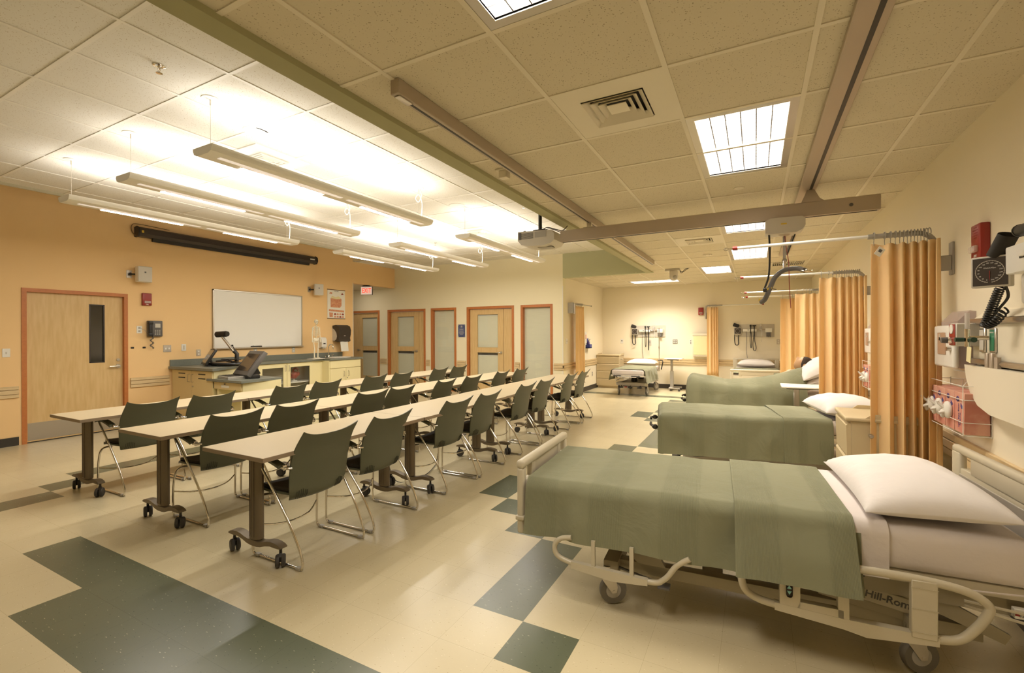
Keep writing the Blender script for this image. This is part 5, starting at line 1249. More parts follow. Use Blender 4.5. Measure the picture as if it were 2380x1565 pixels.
# second bed
B2, R2 = (-.82, 4.63, 0), math.radians(10.5)
stretcher(B2, R2, 'second bed, wheeled stretcher made up with green blanket behind the nearest bed', L_=1.92, W=.76, zt=.70, xw=(.40, 1.50))
m = drape(.0, 1.42, .0, .76, .708, .36, .30, foot=.16, wr=.006, seed=21, flare=.03, nx=80); o = place(obj('blanket', m, 'blanket', sharp=80), B2, R2); tag(o, 'sage green blanket hanging long over the second bed', 'blanket')
m = drape(1.06, 1.44, -.01, .77, .720, .37, .3, wr=.004, seed=24, flare=.03, nx=30, thick=.008); obj('folded_section', m, 'blanket', o, sharp=80)
m = pillow(.50, .74, .20, 4); m.xf(T(1.66, .40, .765)); o = place(obj('pillow', m, 'pillow', sharp=80), B2, R2); tag(o, 'white pillow on the second bed, beside the bedside cabinet', 'pillow', 'white pillows on the beds')
# third bed with the patient figure
B3, R3 = (-.85, 6.98, 0), math.radians(6)
stretcher(B3, R3, 'third bed, wheeled stretcher with raised head carrying the training patient', L_=1.95, W=.76, zt=.66, xw=(.40, 1.50))
def bodyz(x, v):
    c_ = interp([(0, .86), (.07, .875), (.18, .85), (.5, .80), (.8, .815), (1.1, .88), (1.35, .965), (1.5, 1.02)], x)
    e = (1-abs(2*v-1)**3.2)
    lo = .67+.0*x
    return lo+(c_-lo)*(.35+.65*e)+.012*math.sin(v*9+x*4)
m = drape(.0, 1.46, .0, .76, .7, .36, .3, foot=.22, wr=.009, prof=bodyz, seed=31, flare=.04, nx=90, r=.05); o = place(obj('blanket', m, 'blanket', sharp=80), B3, R3); tag(o, 'sage green blanket tented over the patient figure on the third bed', 'blanket')
m = MB(); m.box(.0, .62, .03, .73, -.05, .06, bev=.03, seg=3); m.xf(T(1.33, 0, .70) @ RY(-.42)); m2 = place(obj('raised_backrest', m, 'sheet', sharp=60), B3, R3); m2.parent = None
tag(m2, 'raised white backrest cushion on the third bed under the patient figure', 'cushion')
m = pillow(.56, .74, .22, 6); m.xf(T(1.66, .34, .985) @ RY(-.5)); o = place(obj('pillow', m, 'pillow', sharp=80), B3, R3); tag(o, 'white pillow propping the head of the patient figure, upper one', 'pillow', 'white pillows on the beds')
m = pillow(.54, .70, .14, 8); m.xf(T(1.70, .36, .865) @ RY(-.30)); o = place(obj('pillow', m, 'pillow', sharp=80), B3, R3); tag(o, 'white pillow on the third bed, lower one under the other', 'pillow', 'white pillows on the beds')
# training patient: one continuous body (skin modifier) with head shape, hair child
def body():
    J = [(0, 0, -.03), (.22, 0, .01), (.40, 0, .09), (.49, 0, .22), (.55, 0, .28),      # pelvis .. chest .. neck base .. neck top
         (-.38, -.10, -.03), (-.70, -.11, -.02), (-.75, -.11, .08), (-.38, .10, -.03), (-.70, .11, -.02), (-.75, .11, .08),
         (.42, -.18, .06), (.20, -.22, -.05), (-.02, -.20, -.06), (.42, .18, .06), (.20, .22, -.05), (-.02, .20, -.06)]
    E = [(0, 1), (1, 2), (2, 3), (3, 4), (0, 5), (5, 6), (6, 7), (0, 8), (8, 9), (9, 10), (2, 11), (11, 12), (12, 13), (2, 14), (14, 15), (15, 16)]
    Rr = [(.12, .15), (.10, .13), (.11, .15), (.06, .06), (.052, .052), (.07, .07), (.045, .045), (.035, .035), (.07, .07), (.045, .045), (.035, .035), (.05, .05), (.038, .038), (.028, .028), (.05, .05), (.038, .038), (.028, .028)]
    me = bpy.data.meshes.new('person'); me.from_pydata(J, E, []); o = bpy.data.objects.new('person', me); COL.objects.link(o)
    md = o.modifiers.new('skin', 'SKIN'); sv = me.skin_vertices[0].data
    for i, r_ in enumerate(Rr): sv[i].radius = r_
    sv[0].use_root = True
    o.modifiers.new('sub', 'SUBSURF').levels = 1
    me2 = bpy.data.meshes.new_from_object(o.evaluated_get(bpy.context.evaluated_depsgraph_get())); bpy.data.objects.remove(o)
    # head: local +x = crown, +z = face
    m = MB(); N, S = 26, 28; vs = []
    for i in range(N+1):
        a = PI*i/N
        for k in range(S):
            b = 2*PI*k/S; n_ = Vector((math.cos(a), math.sin(a)*math.sin(b), math.sin(a)*math.cos(b)))   # x up to crown, z front
            x = n_.x*.118; y = n_.y*.076; z = n_.z*.098
            if n_.x < 0: y *= 1-.28*(-n_.x)**1.5; z *= 1-.05*(-n_.x)
            fz = max(0, n_.z)
            d = math.hypot(n_.y*1.0, 0)
            g = lambda cx, cy, sx, sy: math.exp(-((n_.x-cx)/sx)**2-((n_.y-cy)/sy)**2)*fz
            z += .030*g(-.18, 0, .16, .13)+.020*g(-.33, 0, .08, .17)-.013*g(.06, .33, .10, .16)-.013*g(.06, -.33, .10, .16)+.007*g(.22, 0, .1, .5)
            z += .012*g(-.52, 0, .07, .25)-.008*g(-.59, 0, .025, .22)+.012*g(-.67, 0, .06, .22)+.012*g(-.90, 0, .12, .25)
            x += .0; vs.append((x, y, z))
    fs = [(i*S+k, i*S+(k+1) % S, (i+1)*S+(k+1) % S, (i+1)*S+k) for i in range(N) for k in range(S)]
    m.add(vs, fs)
    for s_ in (-1, 1): m.ball((.0, s_*.076, -.005), (.030, .010, .020), 10); m.ball((.0, s_*.082, -.005), (.022, .006, .013), 8)
    return me2, m
me2, hd = body()
t_ = MB(); t_.v = [tuple(v.co) for v in me2.vertices]; t_.f = [tuple(p.vertices) for p in me2.polygons]; t_.mi = [0]*len(t_.f)
hs = len(t_.v); RH = T(.655, 0, .355) @ RY(-.42)
t_.add(hd.v, hd.f); t_.xf(RH, hs)
RB = T(.83, .38, .685)
t_.xf(RB); pr_ = place(obj('person', t_, 'skin', sharp=70), B3, R3); tag(pr_, 'person lying under a green blanket, short dark hair, head propped on a pillow', 'person')
m = MB(); N, S = 16, 24; vs = []
for i in range(N+1):
    a = PI*.62*i/N
    for k in range(S):
        b = 2*PI*k/S; lim = 1.0
        n_ = Vector((math.cos(a), math.sin(a)*math.sin(b), math.sin(a)*math.cos(b)))
        front = max(0, math.cos(b)); f_ = 1-.42*front**1.5
        a2 = a*f_; n_ = Vector((math.cos(a2), math.sin(a2)*math.sin(b), math.sin(a2)*math.cos(b)))
        vs.append((n_.x*.125, n_.y*.083, n_.z*.104))
m.add(vs, [(i*S+k, i*S+(k+1) % S, (i+1)*S+(k+1) % S, (i+1)*S+k) for i in range(N) for k in range(S)])
m.xf(RB @ RH); obj('hair', m, 'hair', pr_, sharp=70)
m = MB()
for s_ in (-1, 1): m.box(.024, .029, s_*.033-.013, s_*.033+.013, .078, .085, bev=.002, seg=1)
m.xf(RB @ RH); obj('face_details', m, 'hair', pr_)
# fourth bed: stretcher with its foot to the room
B4, R4 = (-2.24, 10.62, 0), PI/2
stretcher(B4, R4, 'stretcher in the left rear corner with black wheels, foot end towards the room', L_=1.95, W=.76, zt=.64, xw=(.55, 1.65), big=.10, iv=True)
m = drape(.06, 1.50, .0, .76, .646, .30, .24, foot=.0, wr=.007, seed=41, flare=.05, nx=70); o = place(obj('blanket', m, 'blanket', sharp=80), B4, R4); tag(o, 'sage green blanket on the stretcher in the left rear corner', 'blanket')
m = pillow(.46, .74, .17, 10); m.xf(T(1.66, .38, .70)); o = place(obj('pillow', m, 'pillow', sharp=80), B4, R4); tag(o, 'white pillow on the stretcher in the left rear corner', 'pillow', 'white pillows on the beds')
# fifth bed against the back wall
B5, R5 = (.46, 10.40, 0), PI/2
hospital_bed(B5, R5, 'beige hospital bed against the back wall, mostly hidden behind the third bed', zt=.66, W=.90, logo=False)
m = drape(.015, 1.62, .0, .90, .668, .25, .25, wr=.004, seed=51, nx=60); o = place(obj('blanket', m, 'blanket', sharp=80), B5, R5); tag(o, 'sage green blanket on the bed against the back wall', 'blanket')
m = pillow(.46, .78, .17, 12); m.xf(T(1.92, .45, .74)); o = place(obj('pillow', m, 'pillow', sharp=80), B5, R5); tag(o, 'white pillow on the bed against the back wall', 'pillow', 'white pillows on the beds')
# ================================================================ BEDSIDE FURNITURE
def nightstand(loc, rz, w, d, h, nd, label):   # drawers face local -y
    t = thing('bedside_cabinet', label, 'bedside cabinet', loc, rz, 'beige bedside cabinets')
    m = MB(); m.box(-w/2, w/2, -d/2+.02, d/2, .06, h-.03, bev=.004, seg=1); m.box(-w/2+.02, w/2-.02, -d/2+.04, d/2-.02, .0, .06); obj('carcass', m, 'drawer_tan', t)
    dh = (h-.10)/nd
    for k in range(nd):
        z0 = .065+dh*k; m = MB(); m.prism([(-d/2-.004, z0), (-d/2+.02, z0), (-d/2+.02, z0+dh-.01), (-d/2+.006, z0+dh-.01), (-d/2-.010, z0+dh-.028)], 'x', -w/2, w/2)
        dr = obj('drawer', m, 'drawer_tan', t)
    m = MB(); m.box(-w/2-.012, w/2+.012, -d/2-.016, d/2+.012, h-.03, h, bev=.010, seg=3)
    for s_ in (-1, 1): m.prism([(-d/2+.10, h-.004), (-d/2+.14, h+.028), (d/2, h+.028), (d/2+.012, h-.004)], 'x', s_*(w/2+.002)-.008, s_*(w/2+.002)+.008)
    obj('top', m, 'drawer_tan', t, sharp=50)
    m = MB(); m.cyl((w/2, -d/2+.13, h-.12), (w/2+.045, -d/2+.13, h-.12), .009); m.lathe([(.014, .04), (.016, .05), (.010, .062)], c=(w/2, -d/2+.13, h-.12), axis='x', seg=14); obj('towel_knob', m, 'steel', t)
    return t
nightstand((.82, 4.40, 0), -PI/2, .50, .44, .86, 3, 'beige bedside cabinet with moulded top between the nearest curtain and the second bed')
nightstand((-3.53, 12.45, 0), 0, .62, .50, .90, 4, 'beige four-drawer bedside cabinet in the left rear corner')
def overbed(loc, rz, h, lx, ly, label):
    t = thing('overbed_table', label, 'overbed table', loc, rz, 'wheeled overbed tables')
    m = MB(); m.box(-lx/2, lx/2, -ly/2, ly/2, h-.022, h, bev=.008, seg=3); obj('tabletop', m, 'white', t)
    m = MB(); m.box(-lx/2+.06, lx/2-.1, -.035, .035, h-.05, h-.022); obj('top_support', m, 'dark_grey', t)
    m = MB(); m.box(-lx/2+.14, -lx/2+.20, -.03, .03, .42, h-.045, bev=.004, seg=1); obj('inner_post', m, 'steel', t)
    m = MB(); m.box(-lx/2+.13, -lx/2+.21, -.04, .04, .07, .50, bev=.005, seg=1); obj('post', m, 'grey', t)
    m = MB(); m.box(-lx/2+.12, lx/2-.05, -ly/2-.02, -ly/2+.03, .055, .085, bev=.006); m.box(-lx/2+.12, lx/2-.05, ly/2-.03, ly/2+.02, .055, .085, bev=.006); m.box(-lx/2+.12, -lx/2+.2, -ly/2, ly/2, .05, .09, bev=.006); obj('base', m, 'grey', t)
    for x in (-lx/2+.16, lx/2-.08):
        for y in (-ly/2+.005, ly/2-.005): caster(t, x, y, .025)
    return t
overbed((-1.86, 12.45, 0), 0, .83, .44, .38, 'white topped overbed table on wheels between the stretcher and the middle curtain')
overbed((.78, 12.50, 0), 0, .80, .42, .36, 'white topped overbed table at the back wall, half hidden by the patient bed')
overbed((.735, 6.78, 0), 0, .82, .90, .40, 'white topped overbed table with grey post in front of the patient bed')

# ================================================================ CURTAINS
def curtain(name, path, z0, z1, folds, amp, label, seed=0, rings=None, hem=0, warp=1.55):
    # path: list of xy points along the rod; folds = number of waves
    P = smooth_path([(x, y, 0) for x, y in path], 10); L = [0]
    for a, b in zip(P, P[1:]): L.append(L[-1]+(b-a).length)
    N = folds*22; rows = 16; g = []
    rnd = random.Random(seed); ph = [rnd.uniform(-.6, .6) for _ in range(folds+2)]; am = [rnd.uniform(.6, 1.25) for _ in range(folds+2)]
    for r in range(rows+1):
        v = r/rows; z = z1+(z0-z1)*v; row = []
        for k in range(N+1):
            s = L[-1]*k/N; i = max(0, min(len(L)-2, next((q for q in range(len(L)-1) if L[q+1] >= s), len(L)-2)))
            tt = (s-L[i])/max(L[i+1]-L[i], 1e-6); p = P[i].lerp(P[i+1], tt); d = (P[i+1]-P[i]).normalized(); n = Vector((-d.y, d.x, 0))
            f = folds*(k/N)**warp; q = int(f); a_ = amp*rr(am[q], am[q+1], f-q)*(.55+.45*min(1, v*3)+.35*v)
            w = math.sin(2*PI*f+.35*v*math.sin(f*1.1+seed))
            spread = (1+.05*v) ; off = (k/N-.5)*L[-1]*.05*v
            zz = z-.014*(1-abs(math.cos(PI*f)))*(1 if r == 0 else 0)
            row.append((p.x+n.x*a_*w+d.x*(off+.008*math.sin(4*PI*f)*v), p.y+n.y*a_*w+d.y*(off+.008*math.sin(4*PI*f)*v), zz+(.012*math.sin(f) if r == rows else 0)))
        g.append(row)
    m = MB(); m.surf(g); o = obj(name, m, 'curtain', sharp=120)
    md = o.modifiers.new('thickness', 'SOLIDIFY'); md.thickness = .0025
    tag(o, label, 'curtain')
    if rings:
        R_, zr = rings; n = folds*2+2
        for k in range(n):
            s = L[-1]*(.05+.80*(k/(n-1))**.62); i = max(0, min(len(L)-2, next((q for q in range(len(L)-1) if L[q+1] >= s), len(L)-2)))
            p = P[i].lerp(P[i+1], (s-L[i])/max(L[i+1]-L[i], 1e-6)); d = (P[i+1]-P[i]).normalized(); n_ = Vector((-d.y, d.x, 0)); 
            m = MB(); m.tube([p+n_*(R_*math.cos(a))+Vector((0, 0, zr+R_*math.sin(a))) for a in [2*PI*q/14 for q in range(14)]], .0035, 5, closed=True)
            m.tube([p+Vector((0, 0, zr-R_)), p+n_*.008+Vector((0, 0, zr-R_-.02)), p+Vector((0, 0, z1-.012))], .0022, 5)
            rg = obj('curtain_ring', m, 'grey', o)
    return o
def curtain_rod(y, xt, xe, z, label, slope=.0, ext=0):
    # swing rod: thin white arm from tip xt to elbow xe, thick grey sleeve that bends down to a hinge on the right wall
    t = thing('curtain_rod', label, 'curtain rod', (0, y, 0), 0, 'swing-out curtain rods on the right wall')
    m = MB(); m.cyl((xt+.04, .0+slope, z), (xe+.02, 0, z+.002), .0125, seg=12); obj('arm', m, 'white_gloss', t)
    m = MB(); m.cyl((xt+.01, slope, z), (xt+.045, slope, z), .017, seg=12); obj('red_collar', m, 'red', t)
    m = MB(); m.tube([(xt+.01, slope, z), (xt-.02, slope, z), (xt-.03, slope, z+.008), (xt-.045, slope, z+.008), (xt-.055, slope, z-.002), (xt-.045, slope, z-.012), (xt-.03, slope, z-.010), (xt-.018, slope, z)], .004, 6); obj('end_hook', m, 'chrome', t)
    m = MB(); m.tube([(xe, 0, z), (.99, 0, z)]+arc((.99, 0, z-.10), .10, PI/2, 0, 8)+[(1.09, 0, z-.16), (1.09, 0, z-.32)], .018, 12); obj('sleeve', m, 'grey', t)
    m = MB(); m.box(1.075, XR-.012, -.025, .025, z-.27, z-.17, bev=.004, seg=1); m.box(XR-.012, XR-.0005, -.035, .035, z-.30, z-.08, bev=.003, seg=1); obj('wall_bracket', m, 'grey', t)
    return t
YC = [(4.13, 'nearest swing rod over the bedside cabinet'), (6.42, 'second swing rod from the viewer'), (8.85, 'third swing rod from the viewer'), (9.95, 'farthest on the right wall')]
for k, (y, lb) in enumerate(YC):
    curtain_rod(y, -.17, [.72, .80, .82, .80][k], 2.17, 'white curtain arm with red collar, '+lb, slope=[.02, -.02, .0, .04][k])
curtain('curtain', [(.735, 4.12), (.90, 4.13), (1.02, 4.12), (1.10, 4.07)], .36, 2.115, 6, .038, 'orange privacy curtain nearest the viewer, bunched at the right wall', 3, (.024, 2.172))
t_ = MB(); t_.box(-.022, .022, -.002, .002, -.03, .03, rot=(0, .6, .3)); o = obj('care_label', t_, 'paper', COL.objects['curtain']); o.location = (.775, 4.066, 2.05)
t_ = MB(); t_.box(-.010, .010, -.003, .003, -.010, .010, rot=(0, .6, .3)); o2 = obj('print', t_, 'dark_grey', o); o2.location = (0.003, -.001, .006)
curtain('curtain', [(.66, 6.41), (.85, 6.42), (1.00, 6.42), (1.10, 6.38)], .36, 2.12, 6, .034, 'orange privacy curtain, second from the viewer, behind the second bed', 5, (.024, 2.172))
curtain('curtain', [(.58, 8.86), (.85, 8.85), (1.00, 8.85), (1.10, 8.80)], .36, 2.12, 6, .032, 'orange privacy curtain, third from the viewer, behind the patient', 8, (.024, 2.172))
curtain('curtain', [(.42, 9.96), (.65, 9.95), (.85, 9.95), (1.05, 9.90)], .36, 2.12, 6, .032, 'orange privacy curtain farthest down the right wall', 11, (.024, 2.172))
# curtain on the back wall
t = thing('curtain_rod', 'grey and white curtain rod folded along the back wall', 'curtain rod', (0, 12.62, 0))
m = MB(); m.cyl((-.75, 0, 2.17), (.20, 0, 2.17), .0125, seg=12); obj('arm', m, 'white_gloss', t)
m = MB(); m.cyl((.15, 0, 2.17), (.19, 0, 2.17), .017, seg=12); obj('red_collar', m, 'red', t)
m = MB(); m.tube([(.19, 0, 2.17), (.22, 0, 2.175), (.24, 0, 2.165)], .004, 6); obj('end_hook', m, 'chrome', t)
m = MB(); m.tube([(-.72, 0, 2.17), (-1.05, 0, 2.17), (-1.10, .03, 2.16), (-1.12, .10, 2.10), (-1.12, .12, 1.85)], .018, 12); obj('sleeve', m, 'grey', t)
m = MB(); m.box(-1.14, -1.10, .12, YB-12.62-.0005, 1.84, 2.0, bev=.003, seg=1); obj('wall_bracket', m, 'grey', t)
curtain('curtain', [(-1.08, 12.62), (-.95, 12.62), (-.82, 12.62)], .40, 2.13, 4, .022, 'orange privacy curtain hanging on the back wall between the two rear beds', 14, (.022, 2.172))
# curtain in the alcove, left
t = thing('curtain_rod', 'grey curtain rod at the left alcove wall', 'curtain rod', (-3.72, 10.15, 0))
m = MB(); m.tube([(0, -.05, 2.17), (.02, .4, 2.17), (.04, 1.1, 2.175)], .0125, 10); obj('arm', m, 'grey', t)
m = MB(); m.ball((.04, 1.12, 2.175), .018, 10); obj('end_cap', m, 'dark_grey', t)
m = MB(); m.box(-.13+.0005, .0, -.09, -.04, 1.95, 2.20, bev=.004, seg=1); obj('wall_bracket', m, 'grey', t)
m = MB(); m.cyl((.02, -.06, 1.93), (.02, -.06, 2.17), .022, seg=12); obj('sleeve', m, 'steel', t)
curtain('curtain', [(-3.70, 10.18), (-3.69, 10.40), (-3.66, 10.62)], .40, 2.13, 4, .028, 'orange privacy curtain bunched at the left alcove wall', 17, (.022, 2.172))

# ================================================================ EQUIPMENT ON THE BACK WALL
def coil(p0, p1, r, turns, tr=.003, sag=0):
    p0, p1 = Vector(p0), Vector(p1); d = (p1-p0); n = int(turns*12); t = d.normalized(); u = t.orthogonal().normalized(); w_ = t.cross(u); out = []
    for i in range(n+1):
        q = i/n; a = 2*PI*turns*q; c_ = p0+d*q+Vector((0, 0, -sag*4*q*(1-q))); out.append(c_+u*(r*math.cos(a))+w_*(r*math.sin(a)))
    m = MB(); m.tube(out, tr, 5); return m
def loop(pts, r): m = MB(); m.tube(smooth_path(pts, 6), r, 7); return m
def diagnostic(x, label, mirror=0):
    t = thing('diagnostic_panel', label, 'medical wall unit', (x, YB, 1.54), 0, 'diagnostic wall units')
    m = MB(); m.box(.05, .88, -.018, 0, -.16, .15, bev=.004, seg=1); obj('backboard', m, 'grey_light', t)
    m = MB(); m.box(.10, .80, -.05, -.018, .0, .03, bev=.004, seg=1); obj('mounting_rail', m, 'alu', t)
    m = MB(); m.box(.0, .17, -.085, -.02, -.10, .07, bev=.008); g_ = obj('pressure_gauge', m, 'grey_light', t)
    m = MB(); m.box(.015, .155, -.089, -.085, -.085, .055); obj('dial', m, 'brown_dark', g_); m = MB(); m.tube([(.085+.05*math.cos(a*PI/10), -.09, -.015+.05*math.sin(a*PI/10)) for a in range(20)], .002, 4, closed=True); obj('scale', m, 'grey_light', g_)
    m = MB(); m.box(-.02, .12, -.075, -.02, .08, .17, bev=.02, rot=(0, .35, 0)); m.box(.02, .11, -.08, -.04, .10, .15, bev=.015, rot=(0, -.3, 0)); obj('cuff', m, 'black_matte', t)
    obj('coiled_tube', loop([(.02, -.05, -.10), (.015, -.06, -.22), (.03, -.07, -.34), (.07, -.07, -.37), (.105, -.07, -.33), (.10, -.06, -.22), (.105, -.05, -.12)], .011), 'black', t)
    m = MB(); m.box(.20, .50, -.08, -.018, -.03, .035, bev=.006); obj('power_unit', m, 'white', t)
    m = MB(); m.box(.30, .34, -.083, -.079, .0, .015); obj('display', m, 'dark_grey', t)
    for hx, hd in ((.37, 0), (.45, 1)):
        m = MB(); m.tube([(hx, -.07, .11), (hx, -.075, .03), (hx, -.075, -.07)], [.014, .012, .013], 10)
        if hd: m.tube([(hx-.04, -.09, .11), (hx+.04, -.06, .115)], [.016, .011], 10)
        else: m.ball((hx, -.08, .11), (.024, .02, .03), 10)
        obj('handpiece', m, 'black', t)
    obj('coiled_cord', loop([(.37, -.07, -.06), (.36, -.075, -.2), (.37, -.075, -.40), (.385, -.075, -.42), (.39, -.075, -.25), (.385, -.07, -.05)], .007), 'black', t)
    obj('coiled_cord', loop([(.45, -.07, -.06), (.452, -.075, -.2), (.45, -.075, -.40), (.452, -.075, -.52 if not mirror else -.46), (.46, -.075, -.45), (.46, -.07, -.05)] if not mirror else [(.45, -.07, -.06), (.42, -.075, -.3), (.43, -.075, -.47), (.47, -.075, -.5), (.49, -.075, -.42), (.46, -.075, -.25), (.455, -.07, -.05)], .008), 'black', t)
    m = MB(); m.box(.56, .62, -.09, -.018, .0, .10, bev=.01); m.cyl((.59, -.06, .1), (.59, -.06, .16), .02, seg=12); obj('thermometer_holder', m, 'clear', t)
    m = MB(); m.cyl((.61, -.08, -.18), (.61, -.08, .05), .008, seg=8); m.cyl((.61, -.08, -.18), (.61, -.08, -.28), .003, seg=6); obj('flow_tube', m, 'clear', t)
    m = MB(); m.ball((.54, -.06, .0), .018, 10); m.cyl((.50, -.06, .03), (.56, -.06, .0), .008); obj('valve_knob', m, 'steel', t)
    m = MB(); m.box(.69, .83, -.10, -.018, -.05, .05, bev=.008); obj('specula_dispenser', m, 'white', t)
    m = MB(); m.box(.71, .80, -.09, -.03, -.15, -.05, bev=.004, seg=1)
    for k in range(4): m.cyl((.72+.025*k, -.06, -.17), (.72+.025*k, -.06, -.15), .006, seg=8)
    obj('specula_tray', m, 'dark_grey', t)
    obj('power_cord', loop([(.27, -.04, -.03), (.28, -.03, -.2), (.275, -.03, -.5), (.30, -.03, -.72), (.30, -.035, -.9)], .005), 'dark_grey', t)
    return t
diagnostic(-3.01, 'diagnostic wall unit with gauge and scopes above the left rear stretcher')
diagnostic(-.47, 'diagnostic wall unit with gauge and scopes above the bed at the back wall', 1)
t = thing('wall_safe_cabinet', 'flat cream metal wall cabinet left of the middle curtain', 'wall cabinet', (-1.17, YB, 1.175))
m = MB(); m.box(-.26, .26, -.13, 0, -.30, .29, bev=.004, seg=1); obj('body', m, 'grid', t)
m = MB(); m.box(-.24, .24, -.14, -.13, -.26, .22, bev=.003, seg=1); obj('door', m, 'cab_yellow', t)
m = MB(); m.box(-.26, .26, -.145, -.0, .235, .29, bev=.004, seg=1); m.cyl((.1, -.1, .29), (.1, -.1, .31), .012); m.box(.08, .18, -.14, -.12, -.29, -.265); obj('hinge_top', m, 'grid', t)
Q4 = [(-.026, .024, .026, .026), (.026, .024, .026, .026), (-.026, -.024, .026, .026), (.026, -.024, .026, .026)]
plate((-1.88, YB, 1.25), 'y-', .12, .12, 'steel four-way socket on the back wall above the overbed table', Q4, 'brushed', 'white')
tp = plate((.52, YB, 1.26), 'y-', .12, .12, 'steel four-way socket holding a plug, right of the second diagnostic unit', Q4, 'brushed', 'white')
t = thing('power_plug', 'black plug with a grey cord in the socket on the back wall', 'plug', (.55, YB-.01, 1.24)); m = MB(); m.box(-.02, .02, -.03, 0, -.02, .02, bev=.006); obj('plug', m, 'black', t); obj('cord', loop([(0, -.03, -.01), (.01, -.04, -.1), (-.01, -.03, -.35), (-.015, -.04, -.6)], .004), 'grey', t)
plate((-3.30, YB, 1.26), 'y-', .08, .13, 'white wall switch plate left of the left diagnostic unit', [(0, .01, .03, .03)], nm='light_switch', cat='light switch')
plate((-2.54, YB, 1.22), 'y-', .09, .16, 'beige call socket plate below the left diagnostic unit', [(0, .02, .05, .05)], 'grey_light', 'grey')
plate((-1.49, YB, 1.24), 'y-', .06, .15, 'narrow white data plate left of the flat wall cabinet', [(0, .04, .02, .02), (0, -.04, .02, .02), (0, 0, .02, .02)])
# alcove wall items
plate((XA, 11.85, .40), 'x+', .075, .12, 'dark framed low socket on the alcove wall above the base', H2, 'grey_light', 'dark_grey')
plate((XA, 9.98, 1.30), 'x+', .10, .12, 'cream plate on the alcove wall beside the hanging curtain', [(0, 0, .03, .03)], 'white', 'grey_light')
t = thing('wall_dispenser', 'white wall soap dispenser on the left alcove wall behind the curtain', 'soap dispenser', (XA, 11.05, 1.38)); m = MB(); m.box(0, .10, -.09, .09, -.15, .14, bev=.02); obj('body', m, 'white', t)
m = MB(); m.box(.1, .103, -.04, .05, -.04, .07); obj('window', m, 'gel', t); m = MB(); m.box(.02, .1, -.05, .05, -.19, -.15, bev=.01); obj('push_bar', m, 'white', t)
t = thing('spray_rack', 'blue wire rack holding bottles on the left alcove wall', 'rack', (XA, 11.42, 1.18)); m = MB(); m.box(0, .10, -.10, .10, -.08, -.06); m.box(0, .01, -.10, .10, -.08, .17); m.box(.09, .10, -.10, .10, -.08, .02); m.box(0, .1, -.1, -.09, -.08, .02); m.box(0, .1, .09, .1, -.08, .02); obj('rack', m, 'blue', t)
for k, (y, mt) in enumerate(((-.04, 'indigo'), (.045, 'white'))):
    t = thing('bottle', ['dark blue bottle in the blue wall rack', 'white pump bottle in the blue wall rack'][k], 'bottle', (XA+.052, 11.42+y, 1.122)); m = MB(); m.lathe([(.03, 0), (.034, .02), (.034, .13), (.012, .16), (.012, .18)], seg=16); obj('body', m, mt, t)
    m = MB(); m.cyl((0, 0, .18), (0, 0, .205), .008); m.box(-.01, .04, -.008, .008, .2, .215, bev=.003, seg=1); obj('pump', m, 'white', t)

# ================================================================ RIGHT WALL: headwall equipment
def sharps(y, label):
    t = thing('sharps_container', label, 'sharps container', (XR, y, 1.41), 0, 'wall sharps boxes')
    m = MB(); m.box(-.085, -.0005, -.155, .155, -.15, .10, bev=.01); obj('liner', m, 'purple_clear', t)
    m = MB(); m.prism([(-.085, .10), (-.001, .10), (-.001, .20), (-.03, .205), (-.085, .14)], 'y', -.14, .14); obj('lid', m, 'purple_clear', t)
    m = MB(); m.box(-.115, -.085, -.17, .17, -.15, .115, bev=.014, seg=3); obj('front_cover', m, 'white', t)
    m = MB(); m.box(-.119, -.114, -.05, .09, -.07, .07, bev=.002, seg=1); obj('window', m, 'amber_window', t)
    m = MB(); m.box(-.121, -.118, .0, .055, .02, .04); m.box(-.121, -.118, .035, .055, .02, .06); obj('mark', m, 'grey_light', t)
    m = MB(); m.cyl((-.115, -.13, -.03), (-.135, -.13, -.03), .014); obj('lock', m, 'steel', t)
    m = MB(); m.tube([(-.10, -.12, -.16), (-.06, -.15, -.165), (-.0, -.15, -.165)], .003, 5); obj('wire_foot', m, 'white', t)
